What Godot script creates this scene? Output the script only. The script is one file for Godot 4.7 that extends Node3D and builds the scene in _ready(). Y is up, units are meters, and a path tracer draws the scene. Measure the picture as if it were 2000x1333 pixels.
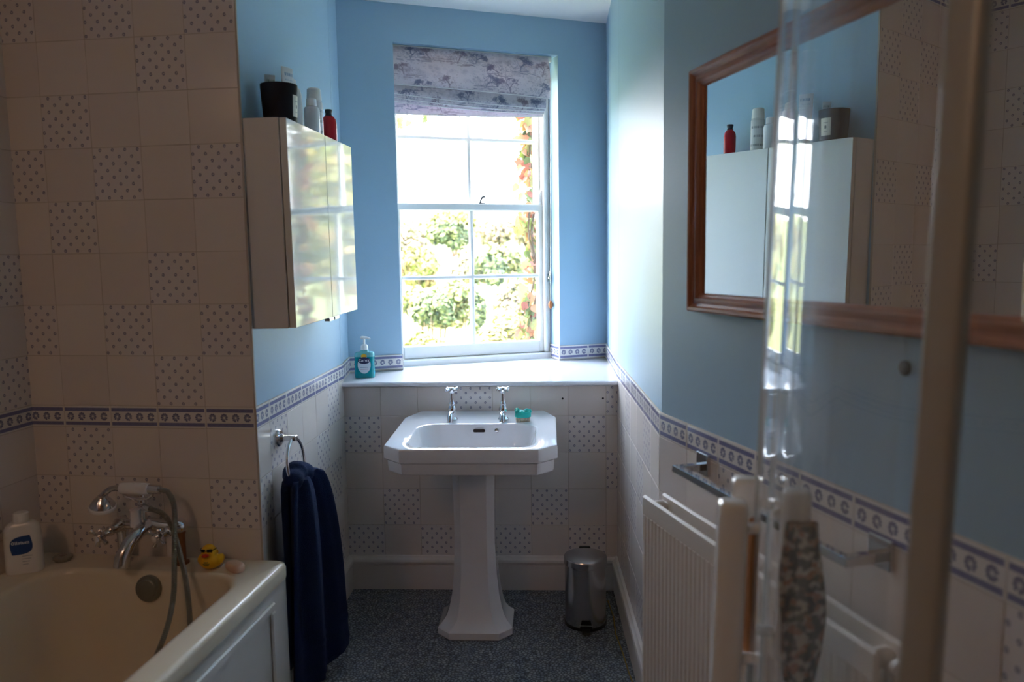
extends Node3D
# A blue bathroom with a sash window, pedestal basin, bath and shower screen.

# ---- plan of the crooked room (x, z), metres ----
const C0 := Vector2(-1.5635, -2.1921)
const C1 := Vector2(-0.855, -2.1375)
const BL := Vector2(-0.852, -3.0551)
const C2 := Vector2(-0.8844, -3.288)
const C3 := Vector2(0.2822, -3.7544)
const BR := Vector2(0.2775, -3.0551)
const C4 := Vector2(0.3001, -2.0323)
const RE := Vector2(1.261, 0.9)
const LE := Vector2(-1.802, 0.9)
const CEIL := 2.472
const BT := 0.9499      # top of the border tiles
const BB := 0.8846      # their bottom edge
const SILL := 0.878
const PITCH := 0.15
const UNSEEN_LAMP := 0.04

var M := {}
var names := {}
var rng := RandomNumberGenerator.new()

# ------------------------------------------------------------------ mesh builder
class MB:
	var P := PackedVector3Array()
	var U := PackedVector2Array()
	var C := PackedColorArray()
	var col := Color(1, 1, 1)
	func tri(a, b, c, ua = Vector2.ZERO, ub = Vector2.ZERO, uc = Vector2.ZERO):
		P.append(a); P.append(b); P.append(c)
		U.append(ua); U.append(ub); U.append(uc)
		C.append(col); C.append(col); C.append(col)
	# corners run counter-clockwise seen from outside
	func quad(a, b, c, d, ua = Vector2(0, 1), ub = Vector2(1, 1), uc = Vector2(1, 0), ud = Vector2(0, 0)):
		tri(a, b, c, ua, ub, uc); tri(a, c, d, ua, uc, ud)
	func box(lo: Vector3, hi: Vector3, bev := 0.0, xf := Transform3D.IDENTITY):
		var c := (lo + hi) * 0.5
		var h := (hi - lo) * 0.5
		var b: float = minf(bev, minf(h.x, minf(h.y, h.z)) * 0.9)
		for ax in 3:
			for sg in [-1.0, 1.0]:
				var n := Vector3.ZERO; n[ax] = sg
				var u := Vector3.ZERO; u[(ax + 1) % 3] = 1.0
				var v := n.cross(u)
				var hu: float = absf(u.dot(h)) - b
				var hv: float = absf(v.dot(h)) - b
				var o: Vector3 = c + n * h[ax]
				quad(xf * (o - u * hu - v * hv), xf * (o + u * hu - v * hv), xf * (o + u * hu + v * hv), xf * (o - u * hu + v * hv))
		if b <= 0.0:
			return
		for ax in 3:                     # edges along axis ax
			var a1 := (ax + 1) % 3
			var a2 := (ax + 2) % 3
			for s1 in [-1.0, 1.0]:
				for s2 in [-1.0, 1.0]:
					var e := Vector3.ZERO; e[ax] = h[ax] - b
					var p := Vector3.ZERO; p[a1] = s1 * h[a1]; p[a2] = s2 * (h[a2] - b)
					var q := Vector3.ZERO; q[a1] = s1 * (h[a1] - b); q[a2] = s2 * h[a2]
					if s1 * s2 > 0: quad(xf * (c + p - e), xf * (c + q - e), xf * (c + q + e), xf * (c + p + e))
					else: quad(xf * (c + q - e), xf * (c + p - e), xf * (c + p + e), xf * (c + q + e))
		for sx in [-1.0, 1.0]:
			for sy in [-1.0, 1.0]:
				for sz in [-1.0, 1.0]:
					var px := c + Vector3(sx * h.x, sy * (h.y - b), sz * (h.z - b))
					var py := c + Vector3(sx * (h.x - b), sy * h.y, sz * (h.z - b))
					var pz := c + Vector3(sx * (h.x - b), sy * (h.y - b), sz * h.z)
					if sx * sy * sz > 0: tri(xf * px, xf * py, xf * pz)
					else: tri(xf * px, xf * pz, xf * py)
	# rings: closed loops, counter-clockwise seen from the end they run to
	func loft(rings: Array, cap0 := true, cap1 := true):
		var n: int = rings[0].size()
		for k in rings.size() - 1:
			for i in n:
				var j := (i + 1) % n
				var u0 := float(i) / n
				var u1 := float(i + 1) / n
				var v0 := 1.0 - float(k) / (rings.size() - 1)
				var v1 := 1.0 - float(k + 1) / (rings.size() - 1)
				quad(rings[k][i], rings[k][j], rings[k + 1][j], rings[k + 1][i], Vector2(u0, v0), Vector2(u1, v0), Vector2(u1, v1), Vector2(u0, v1))
		if cap0: fan(rings[0], true)
		if cap1: fan(rings[-1], false)
	func fan(r, flip: bool):
		var m := Vector3.ZERO
		for p in r: m += p
		m /= r.size()
		for i in r.size():
			var j: int = (i + 1) % r.size()
			if flip: tri(m, r[j], r[i])
			else: tri(m, r[i], r[j])
	# profile: Vector2(radius, y) from the bottom up
	func lathe(prof: Array, n := 24, xf := Transform3D.IDENTITY, sx := 1.0, sz := 1.0):
		var rings := []
		for p in prof:
			var r := PackedVector3Array()
			for i in n:
				var a := TAU * i / n
				r.append(xf * Vector3(maxf(p.x, 0.0001) * cos(a) * sx, p.y, -maxf(p.x, 0.0001) * sin(a) * sz))
			rings.append(r)
		loft(rings)
	func tube(pts: Array, rad, n := 12, closed := false):
		var rings := []
		var cnt := pts.size()
		var up := Vector3(0.123, 0.97, 0.21).normalized()
		var tprev = null
		for k in cnt:
			var t: Vector3
			if closed: t = (pts[(k + 1) % cnt] - pts[(k - 1 + cnt) % cnt]).normalized()
			else: t = (pts[mini(k + 1, cnt - 1)] - pts[maxi(k - 1, 0)]).normalized()
			if tprev == null:
				if absf(t.dot(up)) > 0.95: up = Vector3(0.97, 0.1, 0.2).normalized()
			up = (up - t * up.dot(t)).normalized()
			var side := t.cross(up)
			var rr: float = rad if (rad is float or rad is int) else rad[k]
			var r := PackedVector3Array()
			for i in n:
				var a := TAU * i / n
				r.append(pts[k] + (side * sin(a) * -1.0 + up * cos(a)) * rr)
			rings.append(r)
			tprev = t
		# check the turn of the ring against its direction of travel
		var t0: Vector3 = (pts[1] - pts[0]).normalized()
		var nn: Vector3 = (rings[0][0] - pts[0]).cross(rings[0][1] - pts[0])
		if nn.dot(t0) < 0:
			for k in rings.size(): rings[k].reverse()
		if closed:
			rings.append(rings[0])
			loft(rings, false, false)
		else: loft(rings)
	# polygon in the xy plane pushed from z0 to z1
	func extrude(poly: PackedVector2Array, z0: float, z1: float, xf := Transform3D.IDENTITY):
		var q := poly.duplicate()
		if Geometry2D.is_polygon_clockwise(q): q.reverse()
		# is_polygon_clockwise uses y down; settle the turn by area
		var ar := 0.0
		for i in q.size(): ar += q[i].cross(q[(i + 1) % q.size()])
		if ar < 0: q.reverse()
		var tr := Geometry2D.triangulate_polygon(q)
		for k in range(0, tr.size(), 3):
			var a := q[tr[k]]; var b := q[tr[k + 1]]; var c := q[tr[k + 2]]
			if (b - a).cross(c - a) < 0:
				var s := b; b = c; c = s
			tri(xf * Vector3(a.x, a.y, z1), xf * Vector3(b.x, b.y, z1), xf * Vector3(c.x, c.y, z1), a, b, c)
			tri(xf * Vector3(a.x, a.y, z0), xf * Vector3(c.x, c.y, z0), xf * Vector3(b.x, b.y, z0), a, c, b)
		for i in q.size():
			var a := q[i]; var b := q[(i + 1) % q.size()]
			quad(xf * Vector3(a.x, a.y, z0), xf * Vector3(b.x, b.y, z0), xf * Vector3(b.x, b.y, z1), xf * Vector3(a.x, a.y, z1))
	func commit(angle := 35.0, colored := false) -> ArrayMesh:
		var n := P.size()
		var fn := PackedVector3Array(); fn.resize(n / 3)
		var unit := PackedVector3Array(); unit.resize(n / 3)
		for t in n / 3:
			var f := (P[t * 3 + 1] - P[t * 3]).cross(P[t * 3 + 2] - P[t * 3])
			fn[t] = f; unit[t] = f.normalized()
		var N := PackedVector3Array(); N.resize(n)
		if angle <= 0.0:
			for i in n: N[i] = unit[i / 3]
		else:
			var at := {}
			for i in n:
				var key := Vector3i((P[i] * 20000.0).round())
				if at.has(key): at[key].append(i)
				else: at[key] = [i]
			var lim := cos(deg_to_rad(angle))
			for key in at:
				var l: Array = at[key]
				for i in l:
					var s := Vector3.ZERO
					var u: Vector3 = unit[i / 3]
					for j in l:
						if u.dot(unit[j / 3]) > lim: s += fn[j / 3]
					N[i] = s.normalized() if s.length() > 0 else u
		var V2 := PackedVector3Array(); V2.resize(n)
		var N2 := PackedVector3Array(); N2.resize(n)
		var U2 := PackedVector2Array(); U2.resize(n)
		var C2_ := PackedColorArray(); C2_.resize(n)
		for t in n / 3:
			var o := [0, 2, 1]
			for k in 3:
				V2[t * 3 + k] = P[t * 3 + o[k]]; N2[t * 3 + k] = N[t * 3 + o[k]]
				U2[t * 3 + k] = U[t * 3 + o[k]]; C2_[t * 3 + k] = C[t * 3 + o[k]]
		var arr := []; arr.resize(Mesh.ARRAY_MAX)
		arr[Mesh.ARRAY_VERTEX] = V2; arr[Mesh.ARRAY_NORMAL] = N2; arr[Mesh.ARRAY_TEX_UV] = U2
		if colored: arr[Mesh.ARRAY_COLOR] = C2_
		var m := ArrayMesh.new()
		m.add_surface_from_arrays(Mesh.PRIMITIVE_TRIANGLES, arr)
		return m

# ------------------------------------------------------------------ small helpers
func numbered(n: String) -> String:
	if not names.has(n):
		names[n] = 0
		return n
	names[n] += 1
	return "%s_%03d" % [n, names[n]]

func obj(called: String, mesh: Mesh, mat: Material, parent: Node = null, at := Transform3D.IDENTITY) -> MeshInstance3D:
	var o := MeshInstance3D.new()
	o.mesh = mesh
	o.material_override = mat
	o.transform = at
	o.cast_shadow = GeometryInstance3D.SHADOW_CASTING_SETTING_ON
	if parent == null:
		o.name = numbered(called)
		add_child(o, true)
	else:
		o.name = called
		parent.add_child(o, true)
	return o

func built(called: String, mb: MB, mat: Material, parent: Node = null, angle := 35.0, at := Transform3D.IDENTITY) -> MeshInstance3D:
	return obj(called, mb.commit(angle), mat, parent, at)

func thing(called: String, label: String, category: String, at := Transform3D.IDENTITY, group := "") -> Node3D:
	var o := Node3D.new()
	o.name = numbered(called)
	o.transform = at
	add_child(o, true)
	return tag(o, label, category, group)

func tag(o: Node3D, label: String, category: String, group := "") -> Node3D:
	o.set_meta("label", label)
	o.set_meta("category", category)
	if group != "": o.set_meta("group", group)
	return o

func struct(called: String, at := Transform3D.IDENTITY) -> Node3D:
	var o := Node3D.new()
	o.name = numbered(called)
	o.transform = at
	o.set_meta("kind", "structure")
	add_child(o, true)
	return o

func frame(a: Vector2, b: Vector2) -> Transform3D:
	# x along the wall, y up, z out of the wall into the room
	var d := (b - a).normalized()
	return Transform3D(Basis(Vector3(d.x, 0, d.y), Vector3.UP, Vector3(-d.y, 0, d.x)), Vector3(a.x, 0, a.y))

func T3(x: float, y: float, z: float, turn := 0.0) -> Transform3D:
	return Transform3D(Basis(Vector3.UP, turn), Vector3(x, y, z))

func mat(c: Color, rough := 0.5, metal := 0.0, spec := 0.5) -> StandardMaterial3D:
	var m := StandardMaterial3D.new()
	m.albedo_color = c
	m.roughness = rough
	m.metallic = metal
	m.metallic_specular = spec
	return m

func rgb(r: float, g: float, b: float) -> Color:
	return Color(r / 255.0, g / 255.0, b / 255.0)

func noise_tex(freq: float, ramp: Array, size := 512, kind := FastNoiseLite.TYPE_SIMPLEX_SMOOTH, oct := 4, sd := 1, normal := 0.0) -> NoiseTexture2D:
	var n := FastNoiseLite.new()
	n.noise_type = kind; n.frequency = freq; n.seed = sd
	n.fractal_octaves = oct
	if kind == FastNoiseLite.TYPE_CELLULAR:
		n.cellular_return_type = FastNoiseLite.RETURN_DISTANCE2_SUB
		n.fractal_type = FastNoiseLite.FRACTAL_NONE
	var t := NoiseTexture2D.new()
	t.width = size; t.height = size; t.seamless = true; t.noise = n
	if normal > 0.0:
		t.as_normal_map = true; t.bump_strength = normal
	elif ramp.size() > 0:
		var g := Gradient.new()
		var off := PackedFloat32Array(); var cs := PackedColorArray()
		for r in ramp: off.append(r[0]); cs.append(r[1])
		g.offsets = off; g.colors = cs
		t.color_ramp = g
	return t

func img_tex(im: Image) -> ImageTexture:
	return ImageTexture.create_from_image(im)

# ------------------------------------------------------------------ printed textures
func blob(im: Image, cx: float, cy: float, r: float, c: Color, a := 1.0):
	var x0 := int(floor(cx - r - 1)); var x1 := int(ceil(cx + r + 1))
	var y0 := int(floor(cy - r - 1)); var y1 := int(ceil(cy + r + 1))
	for y in range(y0, y1 + 1):
		for x in range(x0, x1 + 1):
			if x < 0 or y < 0 or x >= im.get_width() or y >= im.get_height(): continue
			var k: float = clampf(r + 0.5 - Vector2(x + 0.5 - cx, y + 0.5 - cy).length(), 0.0, 1.0) * a
			if k > 0: im.set_pixel(x, y, im.get_pixel(x, y).lerp(c, k))

func shell(im: Image, cx: float, cy: float, r: float, ink: Color, paper: Color, turn: float):
	# a small scalloped shell motif: a ring of lobes left open on one side
	for k in 9:
		var a := turn + TAU * (k + 0.6) / 9.5
		blob(im, cx + cos(a) * r * 0.78, cy + sin(a) * r * 0.9, r * 0.27, ink, 0.9)
		blob(im, cx + cos(a) * r * 0.42, cy + sin(a) * r * 0.5, r * 0.2, ink, 0.55)
	blob(im, cx, cy, r * 0.3, paper, 0.4)

func dotted_image() -> Image:
	var paper := rgb(229, 221, 218)
	var im := Image.create(256, 256, false, Image.FORMAT_RGB8)
	im.fill(paper)
	for row in 8:
		for k in 4:
			var x := (0.165 + 0.256 * k) if row % 2 == 0 else (0.04 + 0.256 * k)
			var y := 0.05 + 0.128 * row
			shell(im, x * 256, y * 256, 7.6, rgb(122, 120, 144), paper, 0.5 + row * 1.1)
	return im

func border_image() -> Image:
	var paper := rgb(229, 224, 220)
	var ink := rgb(116, 118, 158)
	var im := Image.create(344, 150, false, Image.FORMAT_RGB8)
	im.fill(paper)
	for yy in [[14, 38], [112, 136]]:
		for y in range(yy[0], yy[1]):
			for x in range(8, 336):
				var c := ink
				var m := (x - 8) % 41
				if m > 20: c = rgb(146, 144, 176) if ((y - yy[0]) / 6 + (m - 20) / 6) % 2 == 0 else rgb(104, 106, 150)
				else: c = rgb(130, 128, 162) if (x / 3 + y / 3) % 2 == 0 else ink
				im.set_pixel(x, y, c)
	for k in 4:
		var cx := 48.0 + k * 82.0
		shell(im, cx, 75, 25, rgb(108, 110, 142), paper, [2.0, 1.0, 1.4, 0.2][k])
	return im

func stroke(im: Image, a: Vector2, b: Vector2, w: float, c: Color, al: float):
	var n := int(maxf(2.0, a.distance_to(b) / maxf(1.0, w * 0.8)))
	for k in n + 1:
		var p := a.lerp(b, float(k) / n)
		blob(im, p.x, p.y, w, c, al)

func twig(im: Image, p: Vector2, dir: float, len_: float, w: float, depth: int, c: Color):
	var q := p + Vector2(cos(dir), sin(dir)) * len_
	stroke(im, p, q, w, c, 0.3)
	if depth <= 0:
		for k in 5:
			blob(im, q.x + rng.randf_range(-9, 9), q.y + rng.randf_range(-7, 7), rng.randf_range(1.5, 4.0), c, 0.35)
		return
	for k in 2 + int(rng.randf() * 1.6):
		twig(im, q, dir + rng.randf_range(-0.85, 0.85), len_ * rng.randf_range(0.6, 0.85), w * 0.7, depth - 1, c)

func toile_image() -> Image:
	rng.seed = 77
	var im := Image.create(640, 360, false, Image.FORMAT_RGB8)
	im.fill(rgb(220, 214, 220))
	var ink := [rgb(128, 122, 146), rgb(146, 134, 148), rgb(120, 124, 150)]
	# soft washes, some with a pink tint, as engraved ground and cloud
	for k in 110:
		var p := Vector2(rng.randf() * 640, rng.randf() * 360 if k % 3 else rng.randf() * 70)
		for j in 14:
			blob(im, p.x + rng.randfn() * 34, p.y + rng.randfn() * 8, rng.randf_range(4, 11), ink[k % 3] if k % 6 else rgb(206, 172, 170), 0.06)
	for spot in [[60, 70], [150, 60], [250, 75], [330, 64], [40, 160], [430, 120], [520, 90], [600, 110], [360, 190], [470, 210], [590, 210], [220, 215], [110, 250], [300, 290], [420, 320], [540, 330], [60, 330], [190, 345], [620, 300]]:
		var c: Color = ink[rng.randi() % 3]
		var p := Vector2(spot[0] + rng.randf_range(-10, 10), spot[1])
		twig(im, p, -PI / 2 + rng.randf_range(-0.5, 0.5), rng.randf_range(18, 28), 3.0, 4, c)
		for k in 150:                         # foliage and hatching
			blob(im, p.x + rng.randfn() * 30, p.y - 26 + rng.randfn() * 24, rng.randf_range(1.2, 4), c, 0.2)
		for k in 9:
			var q := p + Vector2(rng.randf_range(-60, 60), rng.randf_range(-6, 16))
			stroke(im, q, q + Vector2(rng.randf_range(10, 44), rng.randf_range(-5, 5)), rng.randf_range(1.0, 3), c, 0.25)
	return im

func print_image(w: int, h: int, paper: Color, ink: Color, rows: Array, sd: int) -> Image:
	# rows of small type too fine to read
	rng.seed = sd
	var im := Image.create(w, h, false, Image.FORMAT_RGB8)
	im.fill(paper)
	for r in rows:                          # [y, height, x0, x1]
		var x: float = r[2] * w
		while x < r[3] * w:
			var ww: float = rng.randf_range(2.0, 6.0) * r[1] * 18.0
			im.fill_rect(Rect2i(int(x), int(r[0] * h), maxi(1, int(minf(ww, r[3] * w - x))), maxi(1, int(r[1] * h))), ink)
			x += ww + 2.0 + rng.randf() * 2.0
	return im

func wood_image() -> Image:
	var n := FastNoiseLite.new(); n.seed = 5; n.frequency = 0.012; n.fractal_octaves = 5
	var im := Image.create(512, 128, false, Image.FORMAT_RGB8)
	for y in 128:
		for x in 512:
			var g := n.get_noise_2d(x * 0.35, y * 7.0) * 0.5 + 0.5
			var f := n.get_noise_2d(x * 1.1 + 900, y * 28.0) * 0.5 + 0.5
			var k := clampf(g * 0.7 + f * 0.45 - 0.08, 0, 1)
			im.set_pixel(x, y, rgb(122, 66, 38).lerp(rgb(196, 126, 84), k))
	return im

# ------------------------------------------------------------------ materials
func materials():
	M.paint = mat(rgb(161, 191, 213), 0.47, 0.0, 0.42)
	M.paint.normal_enabled = true
	M.paint.normal_texture = noise_tex(0.02, [], 512, FastNoiseLite.TYPE_SIMPLEX_SMOOTH, 3, 3, 2.0)
	M.paint.normal_scale = 0.12
	M.paint.uv1_triplanar = true; M.paint.uv1_world_triplanar = true
	M.paint.uv1_scale = Vector3(2.2, 2.2, 2.2)
	M.ceiling = mat(rgb(226, 226, 226), 0.8)
	M.grout = mat(rgb(196, 184, 172), 0.85)
	M.tile = []
	for k in 3:
		var m := mat([rgb(230, 220, 213), rgb(227, 217, 211), rgb(232, 223, 217)][k], 0.16, 0.0, 0.5)
		M.tile.append(m)
	M.dotted = mat(Color.WHITE, 0.16)
	M.dotted.albedo_texture = img_tex(dotted_image())
	M.border = mat(Color.WHITE, 0.16)
	M.border.albedo_texture = img_tex(border_image())
	M.white_gloss = mat(rgb(236, 235, 234), 0.12)
	M.sill = mat(rgb(234, 233, 236), 0.13)
	M.white_paint = mat(rgb(232, 228, 224), 0.3)
	M.skirting = mat(rgb(228, 218, 212), 0.35)
	M.ceramic = mat(rgb(236, 234, 236), 0.07)
	M.ceramic.clearcoat_enabled = true; M.ceramic.clearcoat = 0.5; M.ceramic.clearcoat_roughness = 0.04
	M.bath = mat(rgb(231, 217, 194), 0.18)
	M.bath_panel = mat(rgb(232, 228, 222), 0.25)
	M.chrome = mat(rgb(214, 214, 218), 0.1, 1.0)
	M.steel = mat(rgb(188, 185, 184), 0.24, 1.0)
	M.copper = mat(rgb(150, 108, 84), 0.35, 1.0)
	M.hose = mat(rgb(150, 148, 140), 0.3, 1.0)
	M.dark = mat(rgb(22, 22, 24), 0.4)
	M.black = mat(rgb(27, 26, 34), 0.6, 0.0, 0.3)
	M.floor = mat(Color.WHITE, 0.5)
	M.floor.albedo_texture = noise_tex(0.055, [[0.0, rgb(54, 56, 62)], [0.1, rgb(112, 116, 120)], [0.28, rgb(158, 162, 168)], [0.6, rgb(190, 192, 194)], [1.0, rgb(208, 208, 208)]], 1024, FastNoiseLite.TYPE_CELLULAR, 1, 8)
	M.floor.detail_enabled = true
	M.floor.detail_blend_mode = BaseMaterial3D.BLEND_MODE_MUL
	M.floor.detail_albedo = noise_tex(0.03, [[0.0, rgb(150, 162, 184)], [0.5, rgb(205, 210, 216)], [1.0, rgb(250, 246, 238)]], 512, FastNoiseLite.TYPE_SIMPLEX_SMOOTH, 3, 4)
	M.floor.uv1_triplanar = true; M.floor.uv1_world_triplanar = true
	M.floor.uv1_scale = Vector3(1.5, 1.5, 1.5)
	M.floor.uv2_triplanar = true; M.floor.uv2_world_triplanar = true
	M.floor.uv2_scale = Vector3(2.3, 2.3, 2.3)
	M.towel = mat(rgb(26, 40, 70), 0.95, 0.0, 0.2)
	M.towel.rim_enabled = true; M.towel.rim = 0.35; M.towel.rim_tint = 0.6
	M.towel.normal_enabled = true
	M.towel.normal_texture = noise_tex(0.12, [], 512, FastNoiseLite.TYPE_CELLULAR, 1, 12, 7.0)
	M.towel.uv1_triplanar = true; M.towel.uv1_world_triplanar = true; M.towel.uv1_scale = Vector3(6, 6, 6)
	M.blind = mat(Color.WHITE, 0.9, 0.0, 0.2)
	M.blind.albedo_texture = img_tex(toile_image())
	M.blind.backlight_enabled = true; M.blind.backlight = Color(0.8, 0.78, 0.82)
	M.edge_glow = mat(rgb(240, 238, 240), 0.7)  # pale tone standing in for light along the blind's fold edges
	M.edge_glow.backlight_enabled = true; M.edge_glow.backlight = Color(0.6, 0.6, 0.62)
	M.wood = mat(Color.WHITE, 0.36)
	M.wood.albedo_texture = img_tex(wood_image())
	M.mirror = mat(rgb(238, 242, 242), 0.0, 1.0)
	M.pane = mat(Color(0.94, 0.97, 0.96, 0.05), 0.0)
	M.pane.transparency = BaseMaterial3D.TRANSPARENCY_ALPHA
	M.shower_glass = mat(Color(0.86, 0.9, 0.88, 0.08), 0.02)
	M.shower_glass.transparency = BaseMaterial3D.TRANSPARENCY_ALPHA
	M.glass_edge = mat(rgb(170, 186, 178), 0.2)
	M.cabinet = mat(rgb(228, 224, 222), 0.4)
	M.cabinet_gloss = mat(rgb(232, 230, 226), 0.06)
	M.plastic_white = mat(rgb(236, 234, 232), 0.22)
	M.radiator = mat(rgb(234, 226, 218), 0.3)

# ------------------------------------------------------------------ tiles
var tile_cache := {}
func tile_mesh(w: float, h: float, r: Rect2) -> ArrayMesh:
	# a glazed tile with eased edges; r: the piece of the print that this cut tile keeps
	var key := "%.4f %.4f %.3f %.3f %.3f %.3f" % [w, h, r.position.x, r.position.y, r.size.x, r.size.y]
	if tile_cache.has(key): return tile_cache[key]
	var mb := MB.new()
	var g := 0.0009
	var b := 0.0016
	var t := 0.006
	var uv := func(x, y): return Vector2(r.position.x + r.size.x * x / w, r.position.y + r.size.y * (1.0 - y / h))
	var f := [Vector3(g + b, g + b, t), Vector3(w - g - b, g + b, t), Vector3(w - g - b, h - g - b, t), Vector3(g + b, h - g - b, t)]
	var e := [Vector3(g, g, t - b * 0.7), Vector3(w - g, g, t - b * 0.7), Vector3(w - g, h - g, t - b * 0.7), Vector3(g, h - g, t - b * 0.7)]
	var k0 := [Vector3(g, g, 0), Vector3(w - g, g, 0), Vector3(w - g, h - g, 0), Vector3(g, h - g, 0)]
	mb.quad(f[0], f[1], f[2], f[3], uv.call(f[0].x, f[0].y), uv.call(f[1].x, f[1].y), uv.call(f[2].x, f[2].y), uv.call(f[3].x, f[3].y))
	for i in 4:
		var j := (i + 1) % 4
		mb.quad(e[i], e[j], f[j], f[i], uv.call(e[i].x, e[i].y), uv.call(e[j].x, e[j].y), uv.call(f[j].x, f[j].y), uv.call(f[i].x, f[i].y))
		mb.quad(k0[i], k0[j], e[j], e[i], uv.call(k0[i].x, k0[i].y), uv.call(k0[j].x, k0[j].y), uv.call(e[j].x, e[j].y), uv.call(e[i].x, e[i].y))
	var m := mb.commit(50.0)
	tile_cache[key] = m
	return m

# rows: [y0, y1, cut] with cut -1 when the tile's top is cut off, 1 when its bottom is, 0 for whole; seams: x of one seam; dotted: {row: [columns]}
func lay_tiles(wall: Node3D, x0: float, x1: float, seam: float, pitch: float, rows: Array, dotted: Dictionary, z := 0.0):
	var first := int(floor((x0 - seam) / pitch + 1e-4))
	var last := int(ceil((x1 - seam) / pitch - 1e-4))
	for ri in rows.size():
		var r: Array = rows[ri]
		var h: float = r[1] - r[0]
		for c in range(first, last):
			var a := maxf(x0, seam + c * pitch)
			var b := minf(x1, seam + (c + 1) * pitch)
			if b - a < 0.012: continue
			var is_dot: bool = dotted.has(ri) and c in dotted[ri]
			var part := Rect2((a - seam - c * pitch) / pitch, 0.0, (b - a) / pitch, minf(1.0, h / pitch))
			if r[2] < 0: part.position.y = 1.0 - part.size.y
			if not is_dot: part = Rect2(0, 0, 1, 1)
			var m: Material = M.dotted if is_dot else M.tile[absi(c * 7 + ri * 5 + int(x0 * 10)) % 3]
			var jig := Vector3(rng.randf_range(-1, 1), rng.randf_range(-1, 1), 0) * 0.0025
			var xf := Transform3D(Basis.from_euler(Vector3(jig.x, jig.y, 0)), Vector3(a, r[0], z))
			obj("tile", tile_mesh(b - a, h, part), m, wall, xf)

func lay_border(wall: Node3D, x0: float, x1: float, seam: float, z := 0.0, y := BB, len_ := PITCH):
	var first := int(floor((x0 - seam) / len_ + 1e-4))
	var last := int(ceil((x1 - seam) / len_ - 1e-4))
	for c in range(first, last):
		var a := maxf(x0, seam + c * len_)
		var b := minf(x1, seam + (c + 1) * len_)
		if b - a < 0.006: continue
		var part := Rect2((a - seam - c * len_) / len_, 0.0, (b - a) / len_, 1.0)
		obj("border_tile", tile_mesh(b - a, BT - BB, part), M.border, wall, Transform3D(Basis.IDENTITY, Vector3(a, y, z)))

func grout(wall: Node3D, x0: float, x1: float, y0: float, y1: float, z := 0.0):
	var mb := MB.new()
	mb.box(Vector3(x0, y0, z - 0.002), Vector3(x1, y1, z + 0.0042))
	built("grout", mb, M.grout, wall, 0.0)

func wall_slab(wall: Node3D, boxes: Array, material: Material = null):
	var mb := MB.new()
	for b in boxes: mb.box(b[0], b[1])
	built("plaster", mb, material if material else M.paint, wall, 0.0)

func wall_prism(wall: Node3D, plan: Array, y0: float, y1: float):
	# a wall whose ends are cut to follow the walls it meets; plan in room coordinates
	var inv := wall.transform.affine_inverse()
	var poly := PackedVector2Array()
	for p in plan:
		var q: Vector3 = inv * Vector3(p.x, 0, p.y)
		poly.append(Vector2(q.x, q.z))
	var mb := MB.new()
	mb.extrude(poly, -y1, -y0, Transform3D(Basis(Vector3(1, 0, 0), Vector3(0, 0, 1), Vector3(0, -1, 0)), Vector3.ZERO))
	built("plaster", mb, M.paint, wall, 0.0)

# ------------------------------------------------------------------ build
func _ready():
	var t0 := Time.get_ticks_msec()
	rng.seed = 4
	# camera
	var cam := Camera3D.new()
	cam.name = "camera"
	var lens := CameraAttributesPhysical.new()
	lens.frustum_focal_length = 1486.2 * 24.0 / 1333.0
	lens.frustum_focus_distance = 3.1
	lens.exposure_aperture = 2.8
	lens.frustum_near = 0.02
	lens.frustum_far = 400.0
	cam.attributes = lens
	cam.keep_aspect = Camera3D.KEEP_HEIGHT
	cam.position = Vector3(0, 1.3607, 0)
	cam.rotation = Vector3(-0.10483, 0.04927, -0.01427)
	add_child(cam)
	cam.current = true
	# sky and exposure
	var env := Environment.new()
	env.background_mode = Environment.BG_SKY
	var sm := ProceduralSkyMaterial.new()
	sm.sky_top_color = rgb(196, 214, 240)
	sm.sky_horizon_color = rgb(246, 246, 246)
	sm.sky_curve = 0.25
	sm.ground_bottom_color = rgb(120, 126, 90)
	sm.ground_horizon_color = rgb(180, 186, 160)
	sm.sky_energy_multiplier = 1.0
	sm.energy_multiplier = 5.0
	var sky := Sky.new()
	sky.sky_material = sm
	env.sky = sky
	env.tonemap_mode = Environment.TONE_MAPPER_LINEAR
	env.tonemap_exposure = 6.0
	env.sdfgi_enabled = true; env.ssao_enabled = true; env.ssil_enabled = true
	var we := WorldEnvironment.new()
	we.name = "environment"
	we.environment = env
	add_child(we)
	# sun: from behind the house on the left, high; it lights the garden and does not reach the window
	var sun := DirectionalLight3D.new()
	sun.name = "sun"
	sun.light_color = Color(1.0, 0.95, 0.84)
	sun.light_energy = 3.0
	sun.light_angular_distance = 0.6
	sun.shadow_enabled = true
	sun.look_at_from_position(Vector3(-6, 7, 4.5), Vector3.ZERO)
	add_child(sun)
	materials()
	unseen_ceiling_lamp()
	shell_of_room()
	window_and_blind()
	garden()
	basin()
	bath()
	cabinet()
	mirror_and_radiator()
	towel_ring()
	small_things()
	shower()
	print("built in ", Time.get_ticks_msec() - t0, " ms")

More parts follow.
